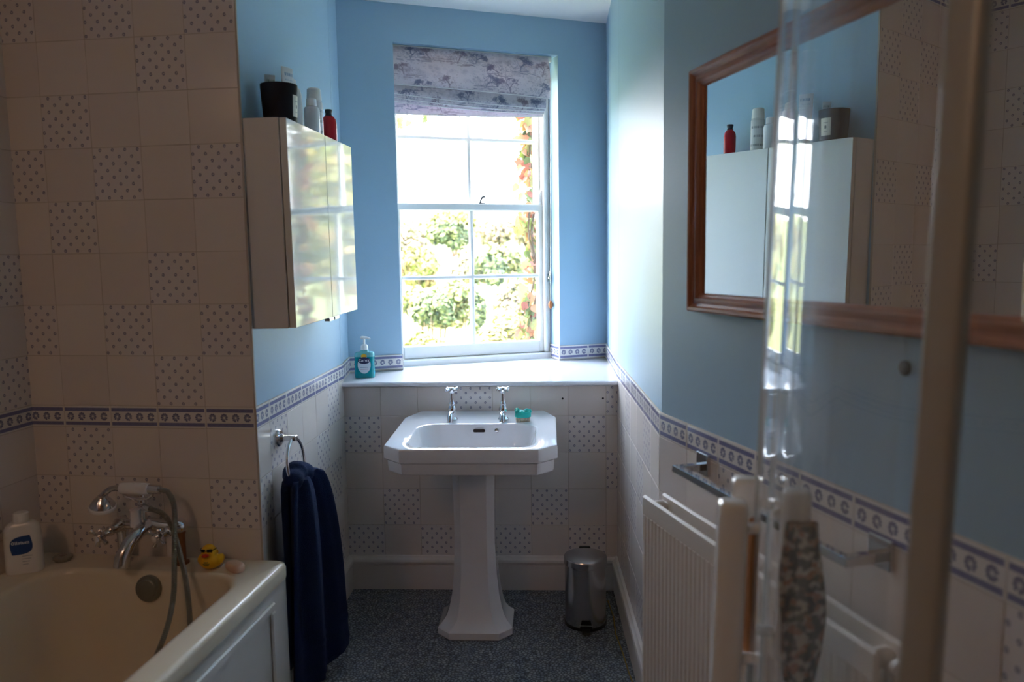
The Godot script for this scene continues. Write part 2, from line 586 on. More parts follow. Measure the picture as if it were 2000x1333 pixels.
# unseen warm globe behind the camera, placed to light the tiled bath wall
func unseen_ceiling_lamp():
	var t := thing("unseen_ceiling_lamp", "unseen opal globe lamp behind the viewpoint, placed to warm the tiled walls", "lamp", T3(-1.2, CEIL, 0.5))
	var mb := MB.new()
	mb.lathe([Vector2(0.06, -0.03), Vector2(0.065, -0.01), Vector2(0.065, 0.0)], 28)
	built("unseen_lamp_base", mb, M.white_paint, t)
	mb = MB.new()
	var prof := []
	for k in 13:
		var a := -PI / 2 + PI * k / 12.0
		prof.append(Vector2(0.1 * cos(a), -0.12 + 0.1 * sin(a)))
	mb.lathe(prof, 28)
	var g := mat(rgb(250, 240, 222), 0.3)
	g.emission_enabled = true
	g.emission = Color(1.0, 0.74, 0.46)
	g.emission_energy_multiplier = 0.25
	built("unseen_lamp_globe", mb, g, t, 80.0)
	var o := OmniLight3D.new()
	o.name = "unseen_lamp_light"
	o.light_color = Color(1.0, 0.82, 0.68)
	o.light_energy = UNSEEN_LAMP
	o.light_size = 0.1
	o.omni_range = 12.0
	o.omni_attenuation = 2.0
	o.shadow_enabled = true
	o.position = Vector3(0, -0.12, 0)
	t.add_child(o)

# ------------------------------------------------------------------ the room
func shell_of_room():
	var plan := PackedVector2Array([C0, C1, BL, C2, C3, BR, C4, RE, LE])
	var wide: PackedVector2Array = Geometry2D.offset_polygon(plan, 0.2, Geometry2D.JOIN_MITER)[0]
	# floor and ceiling (extruded in xy, then laid flat: y of the polygon is z of the room)
	var flat := Transform3D(Basis(Vector3(1, 0, 0), Vector3(0, 0, 1), Vector3(0, -1, 0)), Vector3.ZERO)
	var mb := MB.new()
	mb.extrude(wide, 0.0, 0.12, flat)
	var fl := built("floor", mb, M.floor, null, 0.0)
	fl.set_meta("kind", "structure")
	mb = MB.new()
	mb.extrude(wide, -CEIL - 0.15, -CEIL, flat)
	built("ceiling", mb, M.ceiling, null, 0.0).set_meta("kind", "structure")
	var H := CEIL + 0.02
	# end wall of the bath (faces the camera)
	var lt := (C1 - C0).length()
	var wt := struct("wall_bath_end", frame(C0, C1))
	var td := (C1 - C0).normalized()
	var ad := (BL - C1).normalized()
	var pier := C1 + ad * 0.2 - td * 0.25
	wall_prism(wt, [C0 - td * 0.2, C1, pier, C0 - td * 0.2 + ad * 0.2], -0.02, H)
	grout(wt, 0, lt + 0.004, 0.0, BT + 9 * PITCH + 0.0653)
	var rows := []
	rows.append([0.47, BB - 2 * PITCH, -1]); rows.append([BB - 2 * PITCH, BB - PITCH, 0]); rows.append([BB - PITCH, BB, 0])
	for k in 9: rows.append([BT + k * PITCH, BT + (k + 1) * PITCH, 0])
	# columns counted from the right-hand corner: -1 is the last one
	lay_tiles(wt, 0.0, lt + 0.004, lt + 0.0, PITCH, rows, {0: [-4], 1: [-5, -3, -1], 2: [-4], 3: [-2], 4: [-5, -3, -1], 5: [-2], 6: [-4], 7: [-5, -3, -1], 8: [-4], 9: [-2], 10: [-5, -3, -1], 11: [-2]})
	lay_border(wt, 0.0, lt + 0.004, lt)
	lay_border(wt, 0.0, lt + 0.004, lt, 0.0, BT + 9 * PITCH)
	# long wall beside the bath
	var ll := (C0 - LE).length()
	var wl := struct("wall_left", frame(LE, C0))
	wall_slab(wl, [[Vector3(-0.2, -0.02, -0.18), Vector3(ll + 0.15, H, 0)]])
	grout(wl, 1.2, ll, 0.0, BT + 9 * PITCH + 0.0653)
	lay_tiles(wl, 1.2, ll, ll, PITCH, rows, {1: [-2, -5], 2: [-4], 3: [-1, -4, -7], 4: [-3, -6], 5: [-1, -5], 6: [-3], 7: [-2, -6], 8: [-4], 9: [-2, -5], 10: [-3, -6], 11: [-1, -5, -8]})
	lay_border(wl, 1.2, ll, ll)
	lay_border(wl, 1.2, ll, ll, 0.0, BT + 9 * PITCH)
	# alcove, left side
	var la := (BL - C1).length()
	var rb := 0.2727
	var pb := 0.1535
	var wa := struct("wall_alcove_left", frame(C1, BL))
	wall_prism(wa, [C1, BL + ad * 0.02, BL + ad * 0.02 - td * 0.2, C1 - td * 0.22 + ad * 0.03], -0.02, H)
	grout(wa, -0.004, la, 0.0, BT)
	var arows := [[0.10, BB - 5 * PITCH, -1]]
	for k in 5: arows.append([BB - (5 - k) * PITCH, BB - (4 - k) * PITCH, 0])
	lay_tiles(wa, -0.004, la, 0.095, PITCH, arows, {5: [0, 4], 4: [-1, 1, 3], 3: [2, 4], 2: [0, 3], 1: [1, 4], 0: [2]})
	lay_border(wa, -0.004, la, 0.095)
	# the same side beyond the sill's front edge
	var lb := (C2 - BL).length()
	var wb := struct("wall_alcove_back_left", frame(BL, C2))
	wall_slab(wb, [[Vector3(-0.005, -0.02, -0.16), Vector3(lb + 0.15, H, 0)]])
	grout(wb, 0, lb, BB - 0.005, BT)
	lay_border(wb, 0, lb, -0.07)
	# wall under the sill, behind the basin
	var lw := (BR - BL).length()
	var wbs := struct("wall_basin", frame(BL, BR))
	wall_slab(wbs, [[Vector3(0.0, -0.02, -0.12), Vector3(lw, SILL - 0.024, 0)]])
	grout(wbs, 0, lw, 0.1, SILL - 0.024)
	var sx := -0.6943 - BL.x
	var brows := [[0.13, rb, -1], [rb, rb + pb, 0], [rb + pb, rb + 2 * pb, 0], [rb + 2 * pb, rb + 3 * pb, 0], [rb + 3 * pb, SILL - 0.023, 1]]
	lay_tiles(wbs, 0.004, lw - 0.004, sx, pb, brows, {4: [2, 6], 3: [-1, 5], 2: [2, 6], 1: [0, 4], 0: [-1, 1, 3, 5]})
	for hx in [0.0515, 0.2145]:             # two plugged screw holes
		mb = MB.new()
		mb.lathe([Vector2(0.0042, 0), Vector2(0.0042, 0.0018), Vector2(0.003, 0.0024)], 14, Transform3D(Basis(Vector3.RIGHT, PI / 2), Vector3(hx - BL.x, 0.803, 0.0055)))
		built("screw_hole_plug", mb, M.dark, wbs)
	# window wall: left panel, right panel, above and below the opening
	var lwin := (C3 - C2).length()
	var ww := struct("wall_window", frame(C2, C3))
	wall_slab(ww, [[Vector3(-0.2, -0.02, -0.22), Vector3(0.2375, H, 0)], [Vector3(1.0075, -0.02, -0.22), Vector3(lwin + 0.2, H, 0)],
		[Vector3(0.2375, 2.31, -0.22), Vector3(1.0075, H, 0)], [Vector3(0.2375, -0.02, -0.22), Vector3(1.0075, 0.85, 0)]])
	grout(ww, 0.0, 0.2415, BB - 0.005, BT)
	lay_border(ww, 0.0, 0.2415, 0.0915)
	grout(ww, 1.0035, lwin, BB - 0.005, BT)
	lay_border(ww, 1.0035, lwin, 1.0035)
	# border returning into the right-hand reveal
	var rv := struct("trim_1", frame(C2, C3) * Transform3D(Basis(Vector3(0, 0, 1), Vector3.UP, Vector3(-1, 0, 0)), Vector3(1.0075, 0, -0.118)))
	grout(rv, 0.0, 0.118, BB - 0.005, BT)
	lay_border(rv, 0.0, 0.122, -0.028)
	# alcove, right side
	var lc := (BR - C3).length()
	var wc := struct("wall_alcove_back_right", frame(C3, BR))
	wall_slab(wc, [[Vector3(-0.15, -0.02, -0.16), Vector3(lc + 0.005, H, 0)]])
	grout(wc, 0, lc, BB - 0.005, BT)
	lay_border(wc, 0, lc, 0.05)
	var ld := (C4 - BR).length()
	var wd := struct("wall_alcove_right", frame(BR, C4))
	wall_slab(wd, [[Vector3(-0.02, -0.02, -0.18), Vector3(ld, H, 0)]])
	grout(wd, 0, ld + 0.002, 0.0, BT)
	lay_tiles(wd, 0, ld + 0.002, ld, PITCH, arows, {5: [-2, -5], 4: [-3, -6], 3: [-1, -4], 2: [-2, -5], 1: [-3, -6], 0: [-1]})
	lay_border(wd, 0, ld + 0.002, ld)
	# right wall with the looking-glass
	var lr := (RE - C4).length()
	var wr := struct("wall_right", frame(C4, RE))
	wall_slab(wr, [[Vector3(0.0, -0.02, -0.18), Vector3(lr + 0.2, H, 0)]])
	grout(wr, -0.002, 1.8, 0.0, BT)
	lay_tiles(wr, -0.002, 1.8, 0.0, PITCH, arows, {5: [2, 7, 8], 4: [1, 5, 9], 3: [3, 6], 2: [2, 8], 1: [4], 0: [6]})
	lay_border(wr, -0.002, 1.8, 0.0)
	# unseen wall behind the camera, brown to keep the bounced light dim and warm
	var wk := struct("wall_back", frame(RE, LE))
	wall_slab(wk, [[Vector3(-0.2, -0.02, -0.18), Vector3((LE - RE).length() + 0.2, H, 0)]], mat(rgb(128, 98, 74), 0.6))
	# sill board: over the boxed-in wall and into the window reveal
	var fw := frame(C2, C3)
	var pl := []
	for q in [Vector3(0.2375, 0, -0.105), Vector3(1.0075, 0, -0.105)]: pl.append(fw * q)
	var pts := PackedVector2Array([Vector2(BL.x + 0.003, -3.032), Vector2(BR.x - 0.003, -3.032), Vector2(C3.x - 0.002, C3.y + 0.003)])
	var on_wall: Vector3 = fw * Vector3(1.0075, 0, 0.001)
	pts.append(Vector2(on_wall.x, on_wall.z)); pts.append(Vector2(pl[1].x, pl[1].z)); pts.append(Vector2(pl[0].x, pl[0].z))
	on_wall = fw * Vector3(0.2375, 0, 0.001)
	pts.append(Vector2(on_wall.x, on_wall.z)); pts.append(Vector2(C2.x + 0.004, C2.y + 0.002))
	mb = MB.new()
	mb.extrude(pts, -SILL, -SILL + 0.02, flat)
	mb.tube([Vector3(BL.x + 0.003, SILL - 0.010, -3.032), Vector3(BR.x - 0.003, SILL - 0.010, -3.032)], 0.010, 16)
	built("trim_window_sill", mb, M.sill, null, 40.0).set_meta("kind", "structure")
	# skirting boards with a moulded top
	var prof := PackedVector2Array([Vector2(0, 0), Vector2(0.019, 0), Vector2(0.019, 0.098), Vector2(0.0165, 0.103), Vector2(0.0165, 0.108), Vector2(0.022, 0.112), Vector2(0.0245, 0.12), Vector2(0.022, 0.129), Vector2(0.015, 0.135), Vector2(0.012, 0.141), Vector2(0.004, 0.143), Vector2(0, 0.143)])
	var sk := [["baseboard_basin", BL, BR, 0.0, 0.0], ["baseboard_alcove_left", C1, BL, 0.0, 0.0], ["baseboard_alcove_right", BR, C4, 0.0, 0.015], ["baseboard_right", C4, RE, -0.01, 0.0]]
	for s in sk:
		var f := frame(s[1], s[2])
		var n: float = (s[2] - s[1]).length()
		mb = MB.new()
		# profile x runs out of the wall, y up; pushed along the wall
		mb.extrude(prof, s[3], n + s[4], Transform3D(Basis(Vector3(0, 0, 1), Vector3(0, 1, 0), Vector3(-1, 0, 0)), Vector3(n, 0, 0.004)))
		built(s[0], mb, M.skirting, null, 28.0, f).set_meta("kind", "structure")

# ------------------------------------------------------------------ window
func window_and_blind():
	var f := frame(C2, C3)
	var w := struct("window_1", f)
	var white: Material = M.white_paint
	var bar := func(called: String, lo: Vector3, hi: Vector3, parent: Node, bev := 0.004):
		var mb := MB.new()
		mb.box(lo, hi, bev)
		return built(called, mb, white, parent, 30.0)
	# box frame
	bar.call("jamb", Vector3(0.2375, 0.85, -0.215), Vector3(0.2465, 2.31, -0.105), w)
	bar.call("jamb", Vector3(0.978, 0.85, -0.215), Vector3(1.0075, 2.31, -0.118), w)
	bar.call("stop_bead", Vector3(0.972, 0.91, -0.126), Vector3(0.99, 2.31, -0.105), w)
	bar.call("head", Vector3(0.2375, 2.27, -0.215), Vector3(1.0075, 2.31, -0.105), w)
	bar.call("window_board", Vector3(0.2375, 0.85, -0.225), Vector3(1.0075, 0.908, -0.1), w, 0.006)
	# lower sash, inside
	var ls := Node3D.new(); ls.name = "lower_sash"; w.add_child(ls, true)
	bar.call("stile", Vector3(0.246, 0.909, -0.166), Vector3(0.272, 1.634, -0.126), ls)
	bar.call("stile", Vector3(0.951, 0.909, -0.166), Vector3(0.9785, 1.634, -0.126), ls)
	bar.call("bottom_rail", Vector3(0.272, 0.909, -0.166), Vector3(0.951, 0.968, -0.126), ls)
	bar.call("meeting_rail", Vector3(0.246, 1.600, -0.168), Vector3(0.9785, 1.634, -0.124), ls)
	bar.call("glazing_bar", Vector3(0.6055, 0.966, -0.162), Vector3(0.6235, 1.602, -0.132), ls)
	bar.call("glazing_bar", Vector3(0.271, 1.2785, -0.162), Vector3(0.952, 1.2965, -0.133), ls)
	var horn := MB.new()                     # scrolled end of the sash stile above the meeting rail
	var hp := PackedVector2Array([Vector2(0.953, 1.633), Vector2(0.9785, 1.633), Vector2(0.9785, 1.706), Vector2(0.974, 1.705), Vector2(0.966, 1.70), Vector2(0.960, 1.69), Vector2(0.9575, 1.675), Vector2(0.957, 1.655)])
	horn.extrude(hp, -0.16, -0.128)
	built("sash_horn", horn, white, ls, 30.0)
	# upper sash, outside
	var us := Node3D.new(); us.name = "upper_sash"; w.add_child(us, true)
	bar.call("stile", Vector3(0.246, 1.6, -0.212), Vector3(0.278, 2.28, -0.171), us)
	bar.call("stile", Vector3(0.955, 1.6, -0.212), Vector3(0.9785, 2.28, -0.171), us)
	bar.call("meeting_rail", Vector3(0.278, 1.602, -0.212), Vector3(0.955, 1.632, -0.171), us)
	bar.call("top_rail", Vector3(0.278, 2.23, -0.212), Vector3(0.955, 2.275, -0.171), us)
	bar.call("glazing_bar", Vector3(0.611, 1.63, -0.208), Vector3(0.629, 2.232, -0.178), us)
	bar.call("glazing_bar", Vector3(0.277, 1.9305, -0.208), Vector3(0.956, 1.9485, -0.179), us)
	for p in [[0.27, 0.608, 0.966, 1.281, -0.148, ls], [0.621, 0.953, 0.966, 1.281, -0.148, ls], [0.27, 0.608, 1.294, 1.602, -0.148, ls], [0.621, 0.953, 1.294, 1.602, -0.148, ls],
			[0.276, 0.6135, 1.63, 1.933, -0.194, us], [0.6265, 0.957, 1.63, 1.933, -0.194, us], [0.276, 0.6135, 1.946, 2.232, -0.194, us], [0.6265, 0.957, 1.946, 2.232, -0.194, us]]:
		var g := MB.new()
		g.quad(Vector3(p[0], p[2], p[4]), Vector3(p[1], p[2], p[4]), Vector3(p[1], p[3], p[4]), Vector3(p[0], p[3], p[4]))
		built("pane", g, M.pane, p[5], 0.0)
	var la := MB.new()                       # sash fastener: base, post and hooked lever
	la.box(Vector3(0.652, 1.634, -0.16), Vector3(0.684, 1.639, -0.134), 0.001)
	la.tube([Vector3(0.664, 1.638, -0.147), Vector3(0.666, 1.652, -0.146), Vector3(0.672, 1.664, -0.144), Vector3(0.68, 1.668, -0.142), Vector3(0.686, 1.664, -0.141)], [0.0065, 0.005, 0.0055, 0.006, 0.004], 10)
	built("sash_fastener", la, mat(rgb(120, 122, 130), 0.4, 0.6), w)
	# cleat and acorn for the blind's cord, on the right of the frame
	var cl := thing("cord_cleat", "small dark metal cord cleat on the right side of the window frame", "cleat", f * T3(0.992, 1.276, -0.098))
	var mb := MB.new()
	mb.box(Vector3(-0.006, -0.02, -0.008), Vector3(0.006, 0.02, 0.0), 0.002)
	built("plate", mb, M.steel, cl)
	mb = MB.new()
	mb.tube([Vector3(-0.002, 0.0, 0.0), Vector3(-0.001, 0.006, 0.012), Vector3(0.002, 0.022, 0.017), Vector3(0.003, 0.032, 0.014)], [0.004, 0.004, 0.004, 0.003], 8)
	mb.tube([Vector3(-0.002, 0.0, 0.0), Vector3(-0.001, -0.006, 0.012), Vector3(0.002, -0.02, 0.016)], [0.004, 0.004, 0.003], 8)
	built("horn", mb, M.steel, cl)
	var ac := thing("blind_cord", "cream pull cord with brown wooden acorn hanging by the window reveal", "cord", f * T3(0.9935, 0, -0.085))
	mb = MB.new()
	mb.tube([Vector3(0.001, 2.22, 0.03), Vector3(0.001, 1.8, 0.012), Vector3(0.0, 1.30, 0.006), Vector3(0.0, 1.16, 0.004)], 0.0014, 6)
	built("cord", mb, mat(rgb(226, 220, 208), 0.8), ac)
	mb = MB.new()
	mb.lathe([Vector2(0.002, 0.0), Vector2(0.008, 0.006), Vector2(0.011, 0.018), Vector2(0.0105, 0.028), Vector2(0.006, 0.036), Vector2(0.003, 0.04)], 14, Transform3D(Basis.IDENTITY, Vector3(0.0, 1.125, 0.004)))
	built("acorn", mb, mat(rgb(176, 104, 58), 0.45), ac)
	# roman blind: a flat face, then folds stacked at the bottom; it hangs a little lower on the right
	var bl := thing("roman_blind", "grey and white toile roman blind drawn up at the top of the window", "blind", f)
	# yb: height of the lower edge at the left, in the middle and at the right
	var face := func(called: String, y_top: float, yb: Array, z_top: float, z_bulge: float, z_bot: float, s0: float, s1: float, vt: float, vb: float):
		var m := MB.new()
		var nx := 28; var ny := 12
		var g := []
		for j in ny + 1:
			var row := []
			for i in nx + 1:
				var a := float(i) / nx
				var b := float(j) / ny
				var low: float = yb[0] * (1.0 - a) * (1.0 - 2.0 * a) + yb[1] * 4.0 * a * (1.0 - a) + yb[2] * a * (2.0 * a - 1.0)
				var z: float = lerp(z_top, z_bot, b) + sin(b * PI) * z_bulge * (0.9 + 0.25 * sin(a * 7.0))
				z += 0.0012 * sin(a * 21.0 + b * 3.0)
				if b > 0.9: z -= (b - 0.9) * 0.05      # the edge rolls back
				row.append(Vector3(lerp(s0, s1, a), lerp(y_top, low, b), z))
			g.append(row)
		var th := Vector3(0, 0, -0.0015)
		for j in ny:
			for i in nx:
				var u0 := float(i) / nx; var u1 := float(i + 1) / nx
				var w0: float = lerp(vt, vb, float(j) / ny); var w1: float = lerp(vt, vb, float(j + 1) / ny)
				m.quad(g[j + 1][i], g[j + 1][i + 1], g[j][i + 1], g[j][i], Vector2(u0, w1), Vector2(u1, w1), Vector2(u1, w0), Vector2(u0, w0))
		for i in nx:                          # hem under the lower edge
			m.quad(g[ny][i] + th * 2, g[ny][i + 1] + th * 2, g[ny][i + 1], g[ny][i], Vector2(0, 1), Vector2(0.02, 1), Vector2(0.02, 0.98), Vector2(0, 0.98))
		for j in ny:                          # selvedge on the right
			m.quad(g[j + 1][nx], g[j + 1][nx] + th * 3, g[j][nx] + th * 3, g[j][nx], Vector2(0.99, 1), Vector2(1, 1), Vector2(1, 0.9), Vector2(0.99, 0.9))
		var o := built(called, m, M.blind, bl, 60.0)
		var pp := []
		for i in nx + 1: pp.append(g[ny][i] + Vector3(0, 0.001, 0.001))
		var pm := MB.new()  # pale tube stands in for light passing through the fold edge
		pm.tube(pp, 0.0021, 8)
		built("bright_fold_edge", pm, M.edge_glow, o)
		return o
	face.call("unseen_backing", 2.29, [2.019, 2.023, 2.039], -0.052, 0.002, -0.050, 0.243, 0.947, 0.0, 0.2)  # unseen sheet behind the folds, cuts the light coming through
	face.call("upper_face", 2.303, [2.135, 2.127, 2.113], -0.03, 0.016, -0.008, 0.241, 0.970, 0.0, 0.6)
	face.call("fold", 2.16, [2.096, 2.076, 2.066], -0.034, 0.010, -0.014, 0.241, 0.952, 0.55, 0.78)
	face.call("fold", 2.15, [2.081, 2.058, 2.056], -0.042, 0.010, -0.022, 0.241, 0.950, 0.62, 0.84)
	face.call("fold", 2.14, [2.066, 2.047, 2.046], -0.050, 0.010, -0.030, 0.241, 0.949, 0.70, 0.90)
	face.call("lower_hem", 2.13, [2.016, 2.020, 2.036], -0.056, 0.004, -0.042, 0.241, 0.948, 0.72, 1.0)
	mb = MB.new()
	mb.box(Vector3(0.241, 2.285, -0.05), Vector3(0.99, 2.309, -0.031), 0.002)
	built("head_rail", mb, M.white_paint, bl)

# ------------------------------------------------------------------ garden beyond the window
func leaf_quads(mb: MB, at: Vector3, nrm: Vector3, size: float, c: Color):
	mb.col = c
	var u := nrm.cross(Vector3(rng.randf_range(-1, 1), rng.randf_range(-1, 1), rng.randf_range(-1, 1))).normalized() * size
	var v := nrm.cross(u).normalized() * size * 0.55
	var lift := nrm.normalized() * size * 0.18
	mb.tri(at - u, at - v + lift, at + v + lift)
	mb.tri(at + u, at + v + lift, at - v + lift)

func bush(called: String, label: String, category: String, at: Vector3, rad: Vector3, leaves: int, size: float, cols: Array, group: String, sd: int, trunk := 0.0):
	rng.seed = sd
	var t := thing(called, label, category, Transform3D(Basis.IDENTITY, at), group)
	var mb := MB.new()
	var lobes := []
	for k in 9:
		var d := Vector3(rng.randf_range(-1, 1), rng.randf_range(-0.5, 1), rng.randf_range(-1, 1))
		lobes.append([d * 0.55, rng.randf_range(0.4, 0.62)])
	for k in leaves:
		var l: Array = lobes[rng.randi() % lobes.size()]
		var d := Vector3(rng.randfn(), rng.randfn(), rng.randfn()).normalized()
		var p: Vector3 = l[0] + d * l[1] * pow(rng.randf(), 0.3)
		var c: Color = cols[rng.randi() % cols.size()]
		c = c * rng.randf_range(0.35, 1.5)
		leaf_quads(mb, p * rad + Vector3(0, rad.y * 0.75 + trunk, 0), (d + Vector3(rng.randf_range(-.6, .6), rng.randf_range(-.2, .9), rng.randf_range(-.6, .6))).normalized(), size * rng.randf_range(0.6, 1.3), c)
	var fo := obj("foliage", mb.commit(0.0, true), M.leaf, t)
	fo.set_meta("kind", "stuff")
	mb = MB.new()
	for k in 4:
		var q := Vector3(rng.randf_range(-0.4, 0.4) * rad.x, rad.y * 1.0 + trunk, rng.randf_range(-0.4, 0.4) * rad.z)
		mb.tube([Vector3(0.02 * k, -0.3, 0), q * 0.5 + Vector3(0, 0.05, 0), q], [0.05 * rad.x, 0.03 * rad.x, 0.012 * rad.x], 6)
	built("stem", mb, M.bark, t)

func ground_y(z: float) -> float:
	# the garden falls away a little below the house, then climbs to a wooded hill
	var d := -z - 4.0
	return -1.9 + 0.03 * d + 0.0011 * d * d

func garden():
	M.leaf = mat(Color.WHITE, 0.55, 0.0, 0.3)
	M.leaf.vertex_color_use_as_albedo = true
	M.leaf.cull_mode = BaseMaterial3D.CULL_DISABLED
	M.leaf.backlight_enabled = true; M.leaf.backlight = Color(0.55, 0.6, 0.3)
	M.bark = mat(rgb(96, 76, 58), 0.9)
	var grass := mat(Color.WHITE, 0.9)
	grass.albedo_texture = noise_tex(0.03, [[0.0, rgb(64, 76, 34)], [0.5, rgb(98, 106, 54)], [1.0, rgb(140, 134, 84)]], 512)
	grass.uv1_triplanar = true; grass.uv1_world_triplanar = true; grass.uv1_scale = Vector3(0.3, 0.3, 0.3)
	var mb := MB.new()
	var n := 28
	for k in n:
		var z0 := -4.3 - pow(float(k) / n, 1.6) * 76.0
		var z1 := -4.3 - pow(float(k + 1) / n, 1.6) * 76.0
		for j in 16:
			var xa := -70.0 + j * 8.75; var xb := xa + 8.75
			mb.quad(Vector3(xa, ground_y(z0), z0), Vector3(xb, ground_y(z0), z0), Vector3(xb, ground_y(z1), z1), Vector3(xa, ground_y(z1), z1))
	var g := built("ground", mb, grass, null, 60.0)
	g.set_meta("kind", "structure")
	# colours are linear
	var yel := [Color(0.19, 0.19, 0.05), Color(0.25, 0.23, 0.075), Color(0.14, 0.165, 0.04), Color(0.26, 0.19, 0.09)]
	var grn := [Color(0.075, 0.10, 0.045), Color(0.10, 0.125, 0.055), Color(0.05, 0.072, 0.035), Color(0.14, 0.16, 0.065)]
	var mix := [Color(0.14, 0.16, 0.055), Color(0.11, 0.135, 0.05), Color(0.22, 0.185, 0.075), Color(0.085, 0.105, 0.042)]
	var aut := [Color(0.25, 0.18, 0.125), Color(0.26, 0.205, 0.16), Color(0.19, 0.175, 0.09), Color(0.16, 0.16, 0.08)]
	# [name, label, bearing of its middle (tangent, right of the window's line of sight), distance, height of its top, half width, half height, leaves, leaf size, colours]
	var L := [
		["garden_shrub", "bright yellow-green shrub low outside the left lower window panes", -0.158, 8.0, 0.78, 0.55, 0.62, 2600, 0.05, yel],
		["garden_shrub", "bright yellow-green shrub low outside the right lower window panes", -0.050, 8.2, 0.86, 0.42, 0.62, 2600, 0.05, yel],
		["garden_shrub", "yellow shrub tip in the bottom left corner of the window", -0.190, 6.2, 0.66, 0.10, 0.3, 500, 0.04, yel],
		["garden_shrub", "round dark green shrub in the lower left window pane", -0.155, 11.5, 0.97, 0.34, 0.34, 2200, 0.05, grn],
		["garden_shrub", "dark green shrub just right of the centre bar in the lower sash", -0.094, 12.5, 1.06, 0.16, 0.5, 1200, 0.05, grn],
		["garden_shrub", "pale yellow-green shrub at the left edge of the lower sash", -0.192, 14.5, 1.72, 0.30, 0.55, 1800, 0.06, yel],
		["garden_shrub", "light green shrub behind the round dark shrub in the lower left pane", -0.150, 13.6, 1.10, 0.80, 0.55, 2600, 0.06, mix],
		["garden_shrub", "pale shrub left of the creeper in the lower right pane", -0.048, 13.5, 0.98, 0.42, 0.6, 2200, 0.06, aut],
		["garden_tree", "dark green tree below the meeting rail left of the centre bar", -0.128, 25.0, 2.68, 0.72, 0.55, 2400, 0.10, grn],
		["garden_tree", "dark green tree right of the centre bar, above the lower glazing bar", -0.082, 19.0, 1.62, 0.48, 0.5, 2000, 0.09, grn],
		["garden_tree", "light green tree beyond the upper right pane of the lower sash", -0.060, 23.0, 2.02, 0.75, 0.7, 2200, 0.11, mix],
		["garden_tree", "pale autumn tree at the left of the lower sash", -0.185, 29.0, 2.8, 1.05, 0.9, 2400, 0.12, aut],
		["garden_tree", "yellow-green tree at the middle distance on the left", -0.165, 18.0, 1.75, 0.62, 0.6, 2000, 0.09, yel],
		["garden_tree", "pale autumn tree in the middle of the lower sash", -0.112, 21.5, 1.62, 0.5, 0.55, 1600, 0.10, aut],
	]
	var k := 0
	for s in L:
		var d: float = s[3]
		k += 1
		var g0 := ground_y(-d)
		var rad := Vector3(s[5], s[6], s[5] * 0.8)
		bush(s[0], s[1], "shrub" if s[0] == "garden_shrub" else "tree", Vector3(d * s[2], g0, -d), rad, s[7], s[8], s[9], "sunlit shrubs just beyond the window" if s[0] == "garden_shrub" else "trees in the garden", 100 + k, s[4] - g0 - rad.y * 1.75)
	# wooded hillside: a row of far trees with the colours of early autumn
	var nth := ["first", "second", "third", "fourth", "fifth", "sixth", "seventh", "eighth"]
	for i in 8:
		var x := -13.6 + i * 2.5
		var z := -47.0 - (i * 37 % 5) * 2.2
		var top := 1.36 - z * (0.060 + (i * 29 % 4) * 0.003)
		bush("hillside_tree", "pale tree on the far hillside skyline, %s of eight from the left" % nth[i], "tree", Vector3(x, ground_y(z), z), Vector3(1.9, 1.3, 1.6), 1500, 0.2, [aut, mix, aut, yel, aut][i % 5], "far hillside trees", 300 + i, top - ground_y(z) - 1.3 * 1.75)
	# taller trees to the right, which the glossy cabinet doors mirror
	for i in 5:
		var z := -14.0 - (i % 2) * 4.0
		bush("tall_tree", "tall tree outside right of the window, mirrored in the cabinet doors, %s nearest the window" % nth[i], "tree", Vector3(2.6 + i * 1.9, ground_y(z), z), Vector3(1.6, 2.6, 1.5), 3000, 0.14, [yel, mix][i % 2], "tall trees mirrored in the cabinet", 400 + i, 1.6)
	vine()

func leaf_mesh(kind: int) -> ArrayMesh:
	# a lobed creeper leaf, folded along its midrib
	var mb := MB.new()
	var out := [Vector2(0, 0), Vector2(0.3, -0.12), Vector2(0.52, 0.1), Vector2(0.4, 0.32), Vector2(0.6, 0.55), Vector2(0.3, 0.6), Vector2(0.12, 0.86), Vector2(0, 1.1)]
	if kind == 1: out = [Vector2(0, 0), Vector2(0.25, 0.02), Vector2(0.42, 0.22), Vector2(0.46, 0.45), Vector2(0.34, 0.7), Vector2(0.18, 0.9), Vector2(0.07, 1.02), Vector2(0, 1.15)]
	for i in out.size() - 1:
		var a: Vector2 = out[i]; var b: Vector2 = out[i + 1]
		mb.tri(Vector3(0, 0.45, 0), Vector3(a.x, a.y, 0.25 * a.x), Vector3(b.x, b.y, 0.25 * b.x))
		mb.tri(Vector3(0, 0.45, 0), Vector3(-b.x, b.y, 0.25 * b.x), Vector3(-a.x, a.y, 0.25 * a.x))
	return mb.commit(80.0)

